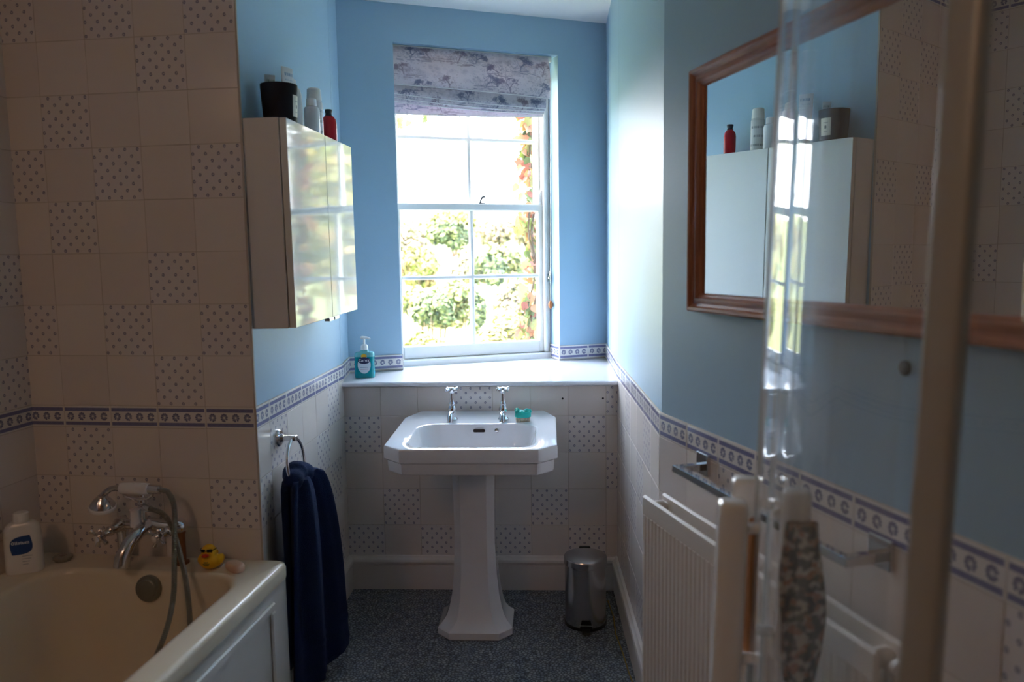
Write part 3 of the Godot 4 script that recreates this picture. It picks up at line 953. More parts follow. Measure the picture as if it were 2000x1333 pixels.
func vine():
	rng.seed = 21
	var f := frame(C2, C3)
	var mats := []
	for c in [rgb(112, 122, 58), rgb(166, 112, 84), rgb(150, 84, 72), rgb(168, 128, 88), rgb(86, 100, 50), rgb(148, 146, 90)]:
		var m := mat(c, 0.5)
		m.cull_mode = BaseMaterial3D.CULL_DISABLED
		m.backlight_enabled = true; m.backlight = Color(c.r * 0.8, c.g * 0.8, c.b * 0.6)
		mats.append(m)
	var lm := [leaf_mesh(0), leaf_mesh(1)]
	var v := thing("creeper", "red and green creeper climbing outside the right edge of the window", "vine", f)
	var stems := [[0.985, 0.75], [1.01, 0.8], [0.965, 0.85]]
	for s in stems:
		var pts := []
		for k in 26:
			pts.append(Vector3(s[0] + 0.018 * sin(k * 0.9 + s[1] * 9.0), s[1] + k * 0.062, -0.275 - 0.02 * sin(k * 0.5)))
		var mb := MB.new()
		mb.tube(pts, 0.005, 6)
		built("stem", mb, M.bark, v)
	for k in 290:
		var y := rng.randf_range(0.86, 2.3)
		var s := 0.972 + 0.012 * sin(y * 5.0) + rng.randfn() * 0.024
		if rng.randf() < 0.12: s -= rng.randf_range(0.02, 0.06)
		var sz := rng.randf_range(0.036, 0.062)
		var b := Basis.from_euler(Vector3(rng.randf_range(-0.7, 0.5), rng.randf_range(-0.9, 0.9), PI + rng.randf_range(-0.8, 0.8))).scaled(Vector3.ONE * sz)
		obj("leaf", lm[rng.randi() % 2], mats[rng.randi() % mats.size()], v, Transform3D(b, Vector3(s, y, rng.randf_range(-0.33, -0.265))))
	var h := thing("hanging_creeper", "loose creeper tendrils hanging outside below the blind on the left", "vine", f)
	for q in [[0.30, 2.10, 0.15], [0.36, 2.12, 0.13], [0.42, 2.12, 0.10], [0.47, 2.12, 0.12], [0.60, 2.12, 0.10]]:
		var mb := MB.new()
		var pts := []
		for k in 8: pts.append(Vector3(q[0] + 0.012 * sin(k * 1.3 + q[0] * 30), q[1] + 0.12 - k * (q[2] + 0.1) / 7.0, -0.29))
		mb.tube(pts, 0.002, 5)
		built("stem", mb, M.bark, h)
		for k in 6:
			var y: float = q[1] + 0.02 - rng.randf() * q[2]
			var b := Basis.from_euler(Vector3(rng.randf_range(-0.7, 0.5), rng.randf_range(-0.9, 0.9), PI + rng.randf_range(-0.8, 0.8))).scaled(Vector3.ONE * rng.randf_range(0.022, 0.036))
			obj("leaf", lm[rng.randi() % 2], mats[[0, 4, 5, 3][rng.randi() % 4]], h, Transform3D(b, Vector3(q[0] + rng.randf_range(-0.03, 0.03), y, -0.285)))

# ------------------------------------------------------------------ basin
func oct_ring(xc: float, hw: float, hb: float, hf: float, z_back: float, z_bc: float, z_fc: float, z_front: float, inset: float, y: float) -> PackedVector3Array:
	# octagon seen from above, turned so that it runs counter-clockwise from above; 8 points a side
	var p := [Vector2(-hf + inset * 0.4, z_front - inset), Vector2(hf - inset * 0.4, z_front - inset), Vector2(hw - inset, z_fc - inset * 0.4), Vector2(hw - inset, z_bc + inset * 0.4),
		Vector2(hb - inset * 0.4, z_back + inset), Vector2(-hb + inset * 0.4, z_back + inset), Vector2(-hw + inset, z_bc + inset * 0.4), Vector2(-hw + inset, z_fc - inset * 0.4)]
	var r := PackedVector3Array()
	for i in 8:
		for k in 8:
			var q: Vector2 = p[i].lerp(p[(i + 1) % 8], k / 8.0)
			r.append(Vector3(xc + q.x, y, q.y))
	return r

func round_ring(xc: float, hw: float, z0: float, z1: float, rad: float, y: float) -> PackedVector3Array:
	# rounded rectangle with the same 64 points: front edge, front right arc, right edge ...
	var r := PackedVector3Array()
	var hx := hw - rad
	var cs := [Vector2(hx, z1 - rad), Vector2(hx, z0 + rad), Vector2(-hx, z0 + rad), Vector2(-hx, z1 - rad)]
	var p0 := Vector2(-hx, z1)
	for i in 4:
		var c: Vector2 = cs[i]
		var a0 := PI / 2 - i * PI / 2
		var st: Vector2 = c + Vector2(cos(a0), sin(a0)) * rad
		for k in 8:
			var q := p0.lerp(st, k / 8.0)
			r.append(Vector3(xc + q.x, y, q.y))
		for k in 8:
			var a := a0 - PI / 2 * k / 8.0
			r.append(Vector3(xc + c.x + cos(a) * rad, y, c.y + sin(a) * rad))
		p0 = c + Vector2(cos(a0 - PI / 2), sin(a0 - PI / 2)) * rad
	return r

func slope(r: PackedVector3Array) -> PackedVector3Array:
	for i in r.size(): r[i].y += 0.757 - 0.035 * (r[i].z + 3.035)
	return r

func rim_y(z: float) -> float:
	return 0.757 - 0.035 * (z + 3.035)

func basin():
	var t := thing("pedestal_basin", "white ceramic octagonal pedestal basin under the window sill", "basin")
	var xc := -0.2735
	var O := func(inset: float, y: float): return slope(oct_ring(xc, 0.298, 0.2515, 0.234, -3.04, -2.93, -2.535, -2.475, inset, y))
	var I := func(inset: float, y: float): return slope(round_ring(xc, 0.227 - inset, -2.826 + inset * 0.6, -2.506 - inset, maxf(0.04, 0.07 - inset * 0.1), y))
	var rings := []
	rings.append(slope(oct_ring(xc, 0.10, 0.07, 0.07, -2.93, -2.86, -2.72, -2.665, 0.0, -0.15)))
	rings.append(slope(oct_ring(xc, 0.16, 0.12, 0.12, -2.98, -2.90, -2.68, -2.61, 0.0, -0.124)))
	rings.append(O.call(0.08, -0.106))
	rings.append(O.call(0.03, -0.098))
	rings.append(O.call(0.018, -0.094))
	rings.append(O.call(0.014, -0.088))
	rings.append(O.call(0.011, -0.054))
	rings.append(O.call(0.003, -0.05))
	rings.append(O.call(0.0, -0.046))
	rings.append(O.call(0.0, -0.007))
	rings.append(O.call(0.0025, -0.002))
	rings.append(O.call(0.008, 0.0))
	rings.append(I.call(-0.004, -0.0005))
	rings.append(I.call(0.003, -0.003))
	rings.append(I.call(0.008, -0.010))
	rings.append(I.call(0.016, -0.04))
	rings.append(I.call(0.032, -0.085))
	rings.append(I.call(0.06, -0.115))
	rings.append(I.call(0.10, -0.126))
	rings.append(I.call(0.13, -0.132))
	var mb := MB.new()
	mb.loft(rings)
	built("bowl", mb, M.ceramic, t, 32.0)
	# pedestal: chamfered column on a spreading foot
	var px := -0.281
	var R8 := func(hw: float, zb: float, zf: float, ch: float, y: float): return oct_ring(px, hw, hw - ch, hw - ch, zb, zb + ch, zf - ch, zf, 0.0, y)
	var pr := []
	pr.append(R8.call(0.135, -2.845, -2.607, 0.046, 0.0))
	pr.append(R8.call(0.137, -2.847, -2.605, 0.046, 0.004))
	pr.append(R8.call(0.137, -2.847, -2.605, 0.046, 0.026))
	pr.append(R8.call(0.133, -2.843, -2.610, 0.045, 0.032))
	pr.append(R8.call(0.118, -2.833, -2.625, 0.044, 0.045))
	pr.append(R8.call(0.106, -2.825, -2.638, 0.042, 0.062))
	pr.append(R8.call(0.097, -2.818, -2.648, 0.038, 0.09))
	pr.append(R8.call(0.087, -2.812, -2.658, 0.034, 0.14))
	pr.append(R8.call(0.079, -2.806, -2.664, 0.030, 0.22))
	pr.append(R8.call(0.074, -2.80, -2.668, 0.027, 0.34))
	pr.append(R8.call(0.0745, -2.80, -2.668, 0.027, 0.48))
	pr.append(R8.call(0.078, -2.805, -2.664, 0.028, 0.602))
	mb = MB.new()
	mb.loft(pr)
	built("pedestal", mb, M.ceramic, t, 24.0)
	# overflow slot and the plug-chain stay in the bowl's back wall
	mb = MB.new()
	var sl := PackedVector2Array()
	for k in 20:
		var a := TAU * k / 20
		sl.append(Vector2((0.0165 if cos(a) > 0 else -0.0165) + 0.006 * cos(a), 0.006 * sin(a)))
	mb.extrude(sl, -0.004, 0.002, Transform3D(Basis(Vector3.RIGHT, -0.25), Vector3(-0.2675, 0.7255, -2.8075)))
	built("overflow_slot", mb, M.dark, t)
	mb = MB.new()
	mb.lathe([Vector2(0.008, -0.004), Vector2(0.008, 0.002), Vector2(0.005, 0.004)], 16, Transform3D(Basis(Vector3.RIGHT, PI / 2 - 0.25), Vector3(-0.2005, 0.7265, -2.8075)))
	built("chain_stay", mb, M.steel, t)
	mb = MB.new()
	mb.lathe([Vector2(0.028, 0.0), Vector2(0.028, 0.003), Vector2(0.018, 0.004), Vector2(0.016, 0.001)], 20, T3(xc, 0.6115, -2.66))
	built("waste", mb, M.chrome, t)
	# two pillar taps, separate fittings on the ledge
	pillar_tap("chrome cross-head pillar tap on the left of the basin ledge", Vector3(-0.3785, rim_y(-2.888), -2.888))
	pillar_tap("chrome cross-head pillar tap on the right of the basin ledge", Vector3(-0.1805, rim_y(-2.888), -2.888))

func cross_head(mb: MB, at: Transform3D, arm: float, r: float):
	for k in 4:
		var a := PI / 4 + k * PI / 2
		var d := Vector3(cos(a), 0.0, sin(a))
		mb.tube([at * (d * r * 0.6), at * (d * arm * 0.55 + Vector3(0, 0.001, 0)), at * (d * arm * 0.75 + Vector3(0, 0.0015, 0)), at * (d * arm * 0.92 + Vector3(0, 0.002, 0)), at * (d * arm + Vector3(0, 0.002, 0))], [r * 0.62, r * 0.5, r * 0.62, r * 0.78, r * 0.4], 10)
	mb.lathe([Vector2(r * 1.1, -r * 1.6), Vector2(r * 1.5, -r * 0.6), Vector2(r * 1.5, r * 0.5), Vector2(r * 1.1, r * 1.0), Vector2(0.0, r * 1.25)], 16, at)

func pillar_tap(label: String, p: Vector3):
	var t := thing("pillar_tap", label, "tap", Transform3D(Basis.IDENTITY, p), "basin taps")
	var mb := MB.new()
	mb.lathe([Vector2(0.021, -0.001), Vector2(0.0215, 0.004), Vector2(0.018, 0.008), Vector2(0.0145, 0.012), Vector2(0.0155, 0.022), Vector2(0.0165, 0.035), Vector2(0.0165, 0.044), Vector2(0.013, 0.052), Vector2(0.0105, 0.056), Vector2(0.0125, 0.06), Vector2(0.0125, 0.064), Vector2(0.009, 0.069), Vector2(0.0075, 0.078), Vector2(0.0065, 0.095), Vector2(0.0065, 0.112)], 24)
	built("body", mb, M.chrome, t)
	mb = MB.new()
	mb.tube([Vector3(0, 0.028, 0.008), Vector3(0, 0.031, 0.03), Vector3(0, 0.030, 0.052), Vector3(0, 0.024, 0.068), Vector3(0, 0.012, 0.075), Vector3(0, 0.006, 0.0755)], [0.0125, 0.0115, 0.0108, 0.0105, 0.0102, 0.0108], 16)
	built("spout", mb, M.chrome, t)
	mb = MB.new()
	cross_head(mb, T3(0, 0.117, 0, 0.0), 0.031, 0.0085)
	built("cross_handle", mb, M.chrome, t)

# ------------------------------------------------------------------ bath
func bath():
	var f := frame(C0, C1)
	var t := thing("bathtub", "cream bathtub with rolled rim along the tiled wall", "bathtub", f)
	var X0 := 0.007; var X1 := 0.796; var Z0 := 0.008; var Z1 := 1.70
	var xc := (X0 + X1) / 2; var hw := (X1 - X0) / 2
	var out := func(inset: float, y: float): return round_ring(xc, hw - inset, Z0 + inset, Z1 - inset, 0.028 - minf(inset, 0.02) * 0.5, y)
	var ixc := (0.13 + 0.712) / 2; var ihw := (0.712 - 0.13) / 2
	var inn := func(inset: float, y: float, rad: float, far := 0.0): return round_ring(ixc, ihw - inset, 0.128 + inset * 0.55 + far, 1.58 - inset, rad, y)
	var Y := 0.497
	var rings := [out.call(0.006, Y - 0.05), out.call(0.001, Y - 0.046), out.call(0.0, Y - 0.038), out.call(0.0, Y - 0.014), out.call(0.004, Y - 0.005), out.call(0.013, Y), 
		inn.call(-0.02, Y - 0.0005, 0.10), inn.call(-0.010, Y - 0.0025, 0.098), inn.call(-0.002, Y - 0.007, 0.095), inn.call(0.004, Y - 0.016, 0.092), inn.call(0.014, Y - 0.06, 0.09), inn.call(0.03, Y - 0.17, 0.09), inn.call(0.05, Y - 0.29, 0.09), inn.call(0.075, Y - 0.345, 0.10), inn.call(0.12, Y - 0.37, 0.08), inn.call(0.2, Y - 0.376, 0.06)]
	var mb := MB.new()
	mb.loft(rings, false, true)
	built("tub", mb, M.bath, t, 40.0)
	# front panel with raised mouldings, its return at the tap end and plinth
	mb = MB.new()
	mb.box(Vector3(X1 - 0.03, 0.0, Z0 + 0.004), Vector3(X1 - 0.012, Y - 0.046, Z1 - 0.01))
	mb.box(Vector3(X0 + 0.86 * (X1 - X0), 0.0, Z0 + 0.002), Vector3(X1 - 0.012, Y - 0.046, Z0 + 0.014))
	built("side_panel", mb, M.bath_panel, t, 20.0)
	for q in [[0.1, 0.80], [0.86, 1.58]]:
		mb = MB.new()
		var a: float = q[0]; var b: float = q[1]
		for s in [[Vector3(0, 0.385, a), Vector3(0.010, 0.41, b)], [Vector3(0, 0.09, a), Vector3(0.010, 0.115, b)], [Vector3(0, 0.115, a), Vector3(0.010, 0.385, a + 0.025)], [Vector3(0, 0.115, b - 0.025), Vector3(0.010, 0.385, b)]]:
			mb.box(s[0] + Vector3(X1 - 0.0125, 0, 0), s[1] + Vector3(X1 - 0.0125, 0, 0), 0.004)
		built("panel_moulding", mb, M.bath_panel, t, 30.0)
	# overflow fitting
	mb = MB.new()
	var ov := Transform3D(Basis(Vector3.RIGHT, PI / 2 - 0.14), Vector3(0.435, Y - 0.045, 0.140))
	mb.lathe([Vector2(0.037, -0.006), Vector2(0.037, 0.005), Vector2(0.034, 0.009), Vector2(0.029, 0.0095), Vector2(0.027, 0.012), Vector2(0.024, 0.014), Vector2(0.0, 0.015)], 32, ov)
	built("overflow_cover", mb, mat(rgb(138, 136, 128), 0.38, 0.9), t)
	# bath and shower mixer
	var m := thing("bath_mixer_tap", "chrome bath mixer tap with cross handles and porcelain diverter on the bath rim", "tap", f)
	for lx in [0.312, 0.49]:
		mb = MB.new()
		mb.lathe([Vector2(0.024, Y - 0.001), Vector2(0.024, Y + 0.004), Vector2(0.016, Y + 0.008), Vector2(0.0155, Y + 0.012), Vector2(0.0155, Y + 0.085), Vector2(0.018, Y + 0.09), Vector2(0.018, Y + 0.1), Vector2(0.014, Y + 0.106)], 20, T3(lx, 0, 0.062))
		built("leg", mb, M.chrome if lx < 0.4 else M.copper, m)
		# valve body and cross handle pointing into the room
		mb = MB.new()
		var dir := Vector3(-0.28, -0.18, 0.94).normalized() if lx < 0.4 else Vector3(-0.3, -0.12, 0.95).normalized()
		var b := Basis(Quaternion(Vector3.UP, dir))
		var o := Vector3(lx, Y + 0.112, 0.062)
		mb.lathe([Vector2(0.012, -0.02), Vector2(0.021, -0.012), Vector2(0.024, 0.0), Vector2(0.022, 0.012), Vector2(0.015, 0.02), Vector2(0.013, 0.034), Vector2(0.015, 0.038), Vector2(0.015, 0.044), Vector2(0.010, 0.05), Vector2(0.008, 0.066)], 20, Transform3D(b, o))
		built("valve", mb, M.chrome, m)
		mb = MB.new()
		cross_head(mb, Transform3D(b, o + dir * 0.076), 0.034, 0.009)
		built("cross_handle", mb, M.chrome, m)
		mb = MB.new()
		mb.lathe([Vector2(0.010, 0.0), Vector2(0.010, 0.002), Vector2(0.0, 0.004)], 14, Transform3D(b, o + dir * 0.0865))
		built("index_button", mb, M.ceramic, m)
	mb = MB.new()
	mb.tube([Vector3(0.312, Y + 0.112, 0.062), Vector3(0.36, Y + 0.113, 0.062), Vector3(0.4, Y + 0.113, 0.062), Vector3(0.45, Y + 0.113, 0.062), Vector3(0.49, Y + 0.112, 0.062)], [0.015, 0.015, 0.022, 0.015, 0.015], 16)
	built("bridge", mb, M.chrome, m)
	mb = MB.new()
	mb.tube([Vector3(0.4, Y + 0.113, 0.07), Vector3(0.395, Y + 0.108, 0.11), Vector3(0.388, Y + 0.085, 0.15), Vector3(0.381, Y + 0.055, 0.168), Vector3(0.379, Y + 0.03, 0.170)], [0.021, 0.019, 0.0185, 0.020, 0.0225], 18)
	built("spout", mb, M.chrome, m)
	mb = MB.new()
	mb.lathe([Vector2(0.014, Y + 0.125), Vector2(0.013, Y + 0.135), Vector2(0.010, Y + 0.165), Vector2(0.012, Y + 0.175), Vector2(0.012, Y + 0.185), Vector2(0.008, Y + 0.205)], 18, T3(0.385, 0, 0.07))
	built("riser", mb, M.chrome, m)
	mb = MB.new()
	mb.lathe([Vector2(0.013, 0.0), Vector2(0.0145, 0.004), Vector2(0.0125, 0.02), Vector2(0.0125, 0.042), Vector2(0.0145, 0.05)], 18, T3(0.375, Y + 0.118, 0.092))
	built("diverter_lever", mb, M.ceramic, m)
	mb = MB.new()                             # cradle: a U that carries the handset
	mb.tube([Vector3(0.338, Y + 0.222, 0.085), Vector3(0.342, Y + 0.208, 0.085), Vector3(0.356, Y + 0.199, 0.085), Vector3(0.385, Y + 0.196, 0.083), Vector3(0.414, Y + 0.199, 0.085), Vector3(0.428, Y + 0.208, 0.085), Vector3(0.432, Y + 0.222, 0.085)], 0.0045, 10)
	built("cradle", mb, M.chrome, m)
	mb = MB.new()
	mb.tube([Vector3(0.385, Y + 0.172, 0.074), Vector3(0.4, Y + 0.172, 0.082), Vector3(0.413, Y + 0.172, 0.088), Vector3(0.425, Y + 0.171, 0.092)], [0.011, 0.011, 0.012, 0.009], 14)
	built("hose_outlet", mb, M.chrome, m)
	# handset in the cradle
	var h := thing("shower_handset", "white porcelain and chrome shower handset resting in its cradle", "shower head", f)
	var gy := Y + 0.229
	mb = MB.new()
	mb.tube([Vector3(0.334, gy, 0.09), Vector3(0.337, gy, 0.09), Vector3(0.345, gy, 0.09), Vector3(0.38, gy, 0.09), Vector3(0.415, gy, 0.09), Vector3(0.422, gy, 0.09), Vector3(0.425, gy, 0.09)], [0.012, 0.0155, 0.017, 0.0175, 0.017, 0.0155, 0.012], 20)
	built("grip", mb, M.ceramic, h)
	mb = MB.new()
	mb.tube([Vector3(0.338, gy, 0.09), Vector3(0.322, gy + 0.001, 0.091), Vector3(0.306, gy - 0.002, 0.093), Vector3(0.293, gy - 0.011, 0.096), Vector3(0.286, gy - 0.022, 0.099)], [0.012, 0.0085, 0.0085, 0.009, 0.011], 14)
	built("neck", mb, M.chrome, h)
	mb = MB.new()
	mb.tube([Vector3(0.424, gy, 0.09), Vector3(0.43, gy, 0.09), Vector3(0.455, gy - 0.001, 0.09), Vector3(0.458, gy - 0.002, 0.09)], [0.014, 0.0135, 0.013, 0.010], 14)
	built("hose_union", mb, M.chrome, h)
	mb = MB.new()
	var hb := Transform3D(Basis(Vector3(0, 0, 1), -0.18) * Basis(Vector3.RIGHT, 0.2), Vector3(0.282, gy - 0.052, 0.1))
	mb.lathe([Vector2(0.03, -0.004), Vector2(0.034, 0.0), Vector2(0.034, 0.004), Vector2(0.031, 0.010), Vector2(0.023, 0.022), Vector2(0.014, 0.03), Vector2(0.011, 0.036)], 28, hb)
	built("rose", mb, M.chrome, h)
	mb = MB.new()
	mb.lathe([Vector2(0.029, -0.009), Vector2(0.0365, -0.006), Vector2(0.0375, -0.002), Vector2(0.0365, 0.002), Vector2(0.034, 0.004)], 28, hb)
	built("face_ring", mb, M.ceramic, h)
	# hose: from the handset, down into the tub and up to the outlet; ribbed
	var cv := Curve3D.new()
	for p in [Vector3(0.458, gy - 0.002, 0.09), Vector3(0.482, gy - 0.008, 0.092), Vector3(0.503, gy - 0.045, 0.1), Vector3(0.516, gy - 0.11, 0.125), Vector3(0.532, Y + 0.045, 0.162), Vector3(0.545, Y - 0.03, 0.195), Vector3(0.548, Y - 0.1, 0.235), Vector3(0.536, Y - 0.17, 0.28), Vector3(0.51, Y - 0.25, 0.33), Vector3(0.5, Y - 0.33, 0.38), Vector3(0.53, Y - 0.355, 0.44), Vector3(0.6, Y - 0.355, 0.44), Vector3(0.635, Y - 0.29, 0.37), Vector3(0.632, Y - 0.17, 0.285), Vector3(0.612, Y - 0.08, 0.235), Vector3(0.575, Y + 0.0, 0.182), Vector3(0.545, Y + 0.05, 0.15), Vector3(0.515, Y + 0.1, 0.122), Vector3(0.492, Y + 0.138, 0.108), Vector3(0.462, Y + 0.163, 0.099), Vector3(0.425, Y + 0.171, 0.092)]:
		cv.add_point(p)
	for k in cv.point_count:
		var a := cv.get_point_position(maxi(k - 1, 0)); var b := cv.get_point_position(mini(k + 1, cv.point_count - 1))
		cv.set_point_in(k, (a - b) / 6.0); cv.set_point_out(k, (b - a) / 6.0)
	cv.bake_interval = 0.003
	var bp := cv.get_baked_points()
	var pts := []; var rr := []
	for k in bp.size(): pts.append(bp[k]); rr.append(0.0078 if k % 2 == 0 else 0.0068)
	mb = MB.new()
	mb.tube(pts, rr, 9)
	tag(built("shower_hose", mb, M.hose, null, 20.0, f), "grey metal shower hose looping from the bath mixer into the tub", "hose")

# ------------------------------------------------------------------ wall cabinet and what stands on it
func cabinet():
	var a := Vector3(-0.727, 1.176, -2.15); var b := Vector3(-0.712, 1.188, -2.80)
	# own axes: x out of the wall, y up, z towards the camera; origin at the far lower back corner
	var zz := (a - b).normalized()
	var yy := (Vector3.UP - zz * Vector3.UP.dot(zz)).normalized()
	var xx := yy.cross(zz)
	var dpt := 0.14
	var f := Transform3D(Basis(xx, yy, zz), b - xx * dpt)
	var w := (a - b).length()
	var hgt := 0.593
	var t := thing("wall_cabinet", "white two-door bathroom wall cabinet with glossy doors", "cabinet", f)
	var mb := MB.new()
	mb.box(Vector3(0, 0, 0.0), Vector3(dpt - 0.0225, hgt, w), 0.0015)
	built("body", mb, M.cabinet, t)
	for d in [[0.0015, w * 0.465], [w * 0.465 + 0.003, w - 0.0015]]:
		mb = MB.new()
		mb.box(Vector3(dpt - 0.0195, 0.0015, d[0]), Vector3(dpt, hgt - 0.001, d[1]), 0.0012)
		var dr := built("door", mb, M.cabinet_gloss, t)
		mb = MB.new()
		var hz: float = (d[1] - 0.05) if d[0] < 0.1 else (d[0] + 0.006)
		mb.box(Vector3(dpt - 0.012, -0.0085, hz), Vector3(dpt + 0.006, 0.0015, hz + 0.044), 0.001)
		built("finger_pull", mb, M.chrome, dr)
	var top := hgt + 0.0002
	# black candle jar
	var at := func(x: float, z: float, turn := 0.0) -> Transform3D: return f * T3(x, top, z, turn)
	var c := thing("candle_jar", "black scented candle jar with cream label on top of the cabinet", "candle", at.call(0.082, 0.535))
	mb = MB.new()
	mb.lathe([Vector2(0.043, 0.0), Vector2(0.047, 0.004), Vector2(0.050, 0.05), Vector2(0.0525, 0.108), Vector2(0.0525, 0.11), Vector2(0.050, 0.11), Vector2(0.048, 0.09), Vector2(0.0, 0.088)], 36)
	built("jar", mb, M.black, c)
	var lab := MB.new()
	for k in 8:
		var a0 := -0.42 + 0.84 * k / 8.0; var a1 := -0.42 + 0.84 * (k + 1) / 8.0
		var P := func(an: float, y: float): 
			var r: float = lerpf(0.0477, 0.0531, (y - 0.004) / 0.104)
			return Vector3(cos(an) * r, y, -sin(an) * r)
		lab.quad(P.call(a0, 0.016), P.call(a1, 0.016), P.call(a1, 0.08), P.call(a0, 0.08), Vector2(k / 8.0, 1), Vector2((k + 1) / 8.0, 1), Vector2((k + 1) / 8.0, 0), Vector2(k / 8.0, 0))
	var li := Image.create(96, 128, false, Image.FORMAT_RGB8)
	li.fill(rgb(232, 224, 206))
	li.fill_rect(Rect2i(0, 0, 96, 3), rgb(40, 38, 36)); li.fill_rect(Rect2i(0, 125, 96, 3), rgb(40, 38, 36)); li.fill_rect(Rect2i(0, 0, 3, 128), rgb(40, 38, 36)); li.fill_rect(Rect2i(93, 0, 3, 128), rgb(40, 38, 36))
	li.fill_rect(Rect2i(40, 56, 16, 20), rgb(30, 28, 28))
	li.fill_rect(Rect2i(26, 34, 44, 3), rgb(110, 104, 96)); li.fill_rect(Rect2i(32, 96, 32, 3), rgb(110, 104, 96))
	var lm := mat(Color.WHITE, 0.6); lm.albedo_texture = img_tex(li)
	built("label", lab, lm, c, 60.0)
	# flat-topped squeeze tubes standing on their caps
	tube_pack("white squeeze tube standing on its cap behind the black candle", at.call(0.062, 0.405, 1.2), 0.19, 0.052, rgb(226, 226, 228), rgb(120, 150, 178), 5)
	tube_pack("slim pale grey tube leaning behind the black candle jar", at.call(0.024, 0.46, 0.6) * Transform3D(Basis(Vector3(1, 0, 0), 0.1), Vector3.ZERO), 0.155, 0.032, rgb(206, 210, 208), rgb(120, 140, 122), 6)
	# white bottles
	bottle("white_bottle", "plain short white bottle between the candle and the printed bottle", at.call(0.09, 0.272, 0.3), [Vector2(0.023, 0), Vector2(0.025, 0.003), Vector2(0.025, 0.085), Vector2(0.022, 0.092), Vector2(0.013, 0.096)], [Vector2(0.016, 0.096), Vector2(0.017, 0.099), Vector2(0.0165, 0.118), Vector2(0.014, 0.121)], rgb(234, 234, 238), rgb(240, 240, 242), null)
	var pi := print_image(256, 160, rgb(226, 226, 226), rgb(72, 84, 92), [[0.2, 0.05, 0.05, 0.3], [0.3, 0.03, 0.05, 0.42], [0.37, 0.03, 0.05, 0.4], [0.46, 0.03, 0.05, 0.38], [0.56, 0.07, 0.06, 0.3], [0.7, 0.03, 0.05, 0.42], [0.78, 0.03, 0.05, 0.36], [0.22, 0.03, 0.55, 0.95], [0.3, 0.03, 0.55, 0.9], [0.4, 0.03, 0.55, 0.95], [0.5, 0.03, 0.55, 0.85], [0.6, 0.03, 0.55, 0.95], [0.7, 0.03, 0.55, 0.9]], 9)
	bottle("printed_bottle", "tall white bottle with rows of dark print beside the red bottle", at.call(0.078, 0.205, 0.9), [Vector2(0.024, 0), Vector2(0.0265, 0.004), Vector2(0.0265, 0.118), Vector2(0.0235, 0.125)], [Vector2(0.0245, 0.1255), Vector2(0.0248, 0.13), Vector2(0.0225, 0.162), Vector2(0.018, 0.166)], rgb(228, 228, 228), rgb(240, 239, 236), pi)
	var p2 := print_image(256, 160, rgb(232, 232, 234), rgb(112, 142, 186), [[0.12, 0.1, 0.02, 0.22], [0.55, 0.05, 0.04, 0.24], [0.64, 0.03, 0.04, 0.22], [0.84, 0.05, 0.02, 0.3]], 10)
	bottle("shampoo_bottle", "large white bottle with faint blue print standing on the cabinet", at.call(0.036, 0.322, 0.2), [Vector2(0.03, 0), Vector2(0.034, 0.004), Vector2(0.034, 0.12), Vector2(0.03, 0.14), Vector2(0.024, 0.147)], [Vector2(0.023, 0.147), Vector2(0.0235, 0.15), Vector2(0.022, 0.17), Vector2(0.018, 0.173)], rgb(236, 236, 238), rgb(242, 242, 240), p2, 1.15, 0.75)
	bottle("red_bottle", "small red bottle with black cap at the far end of the cabinet", at.call(0.085, 0.075, 0.0), [Vector2(0.021, 0), Vector2(0.0245, 0.004), Vector2(0.025, 0.03), Vector2(0.025, 0.072), Vector2(0.0225, 0.086), Vector2(0.016, 0.095), Vector2(0.011, 0.099)], [Vector2(0.013, 0.099), Vector2(0.0105, 0.105), Vector2(0.0125, 0.112), Vector2(0.0135, 0.118), Vector2(0.012, 0.12)], rgb(196, 26, 44), rgb(38, 34, 40), null, 1.1, 0.85)

func bottle(called: String, label: String, at: Transform3D, body: Array, cap: Array, bc: Color, cc: Color, print_: Image, sx := 1.0, sz := 1.0):
	var t := thing(called, label, "bottle", at)
	var mb := MB.new()
	mb.lathe(body, 32, Transform3D.IDENTITY, sx, sz)
	var m := mat(bc, 0.3)
	if print_:
		m = mat(Color.WHITE, 0.3); m.albedo_texture = img_tex(print_)
	built("body", mb, m, t, 40.0)
	mb = MB.new()
	mb.lathe(cap, 28)
	built("cap", mb, mat(cc, 0.3), t, 30.0)

func tube_pack(label: String, at: Transform3D, h: float, w: float, c: Color, band: Color, sd: int):
	var t := thing("squeeze_tube", label, "tube", at)
	var mb := MB.new()
	var rings := []
	for k in 9:
		var a := k / 8.0
		var r := PackedVector3Array()
		var hw: float = lerpf(w * 0.36, w * 0.5, sqrt(a))
		var hd: float = lerpf(w * 0.36, 0.0015, pow(a, 1.3))
		for i in 28:
			var an := TAU * i / 28
			r.append(Vector3(hw * cos(an), 0.022 + (h - 0.022) * a, -hd * sin(an)))
		rings.append(r)
	mb.loft(rings)
	var m := mat(Color.WHITE, 0.35)
	m.albedo_texture = img_tex(print_image(160, 192, c, band, [[0.1, 0.06, 0.15, 0.42], [0.22, 0.03, 0.15, 0.4], [0.3, 0.03, 0.18, 0.36], [0.1, 0.06, 0.65, 0.92], [0.22, 0.03, 0.65, 0.88], [0.62, 0.04, 0.1, 0.4]], sd))
	built("body", mb, m, t, 40.0)
	mb = MB.new()
	mb.lathe([Vector2(w * 0.34, 0), Vector2(w * 0.36, 0.003), Vector2(w * 0.36, 0.021)], 24)
	built("cap", mb, M.plastic_white, t)

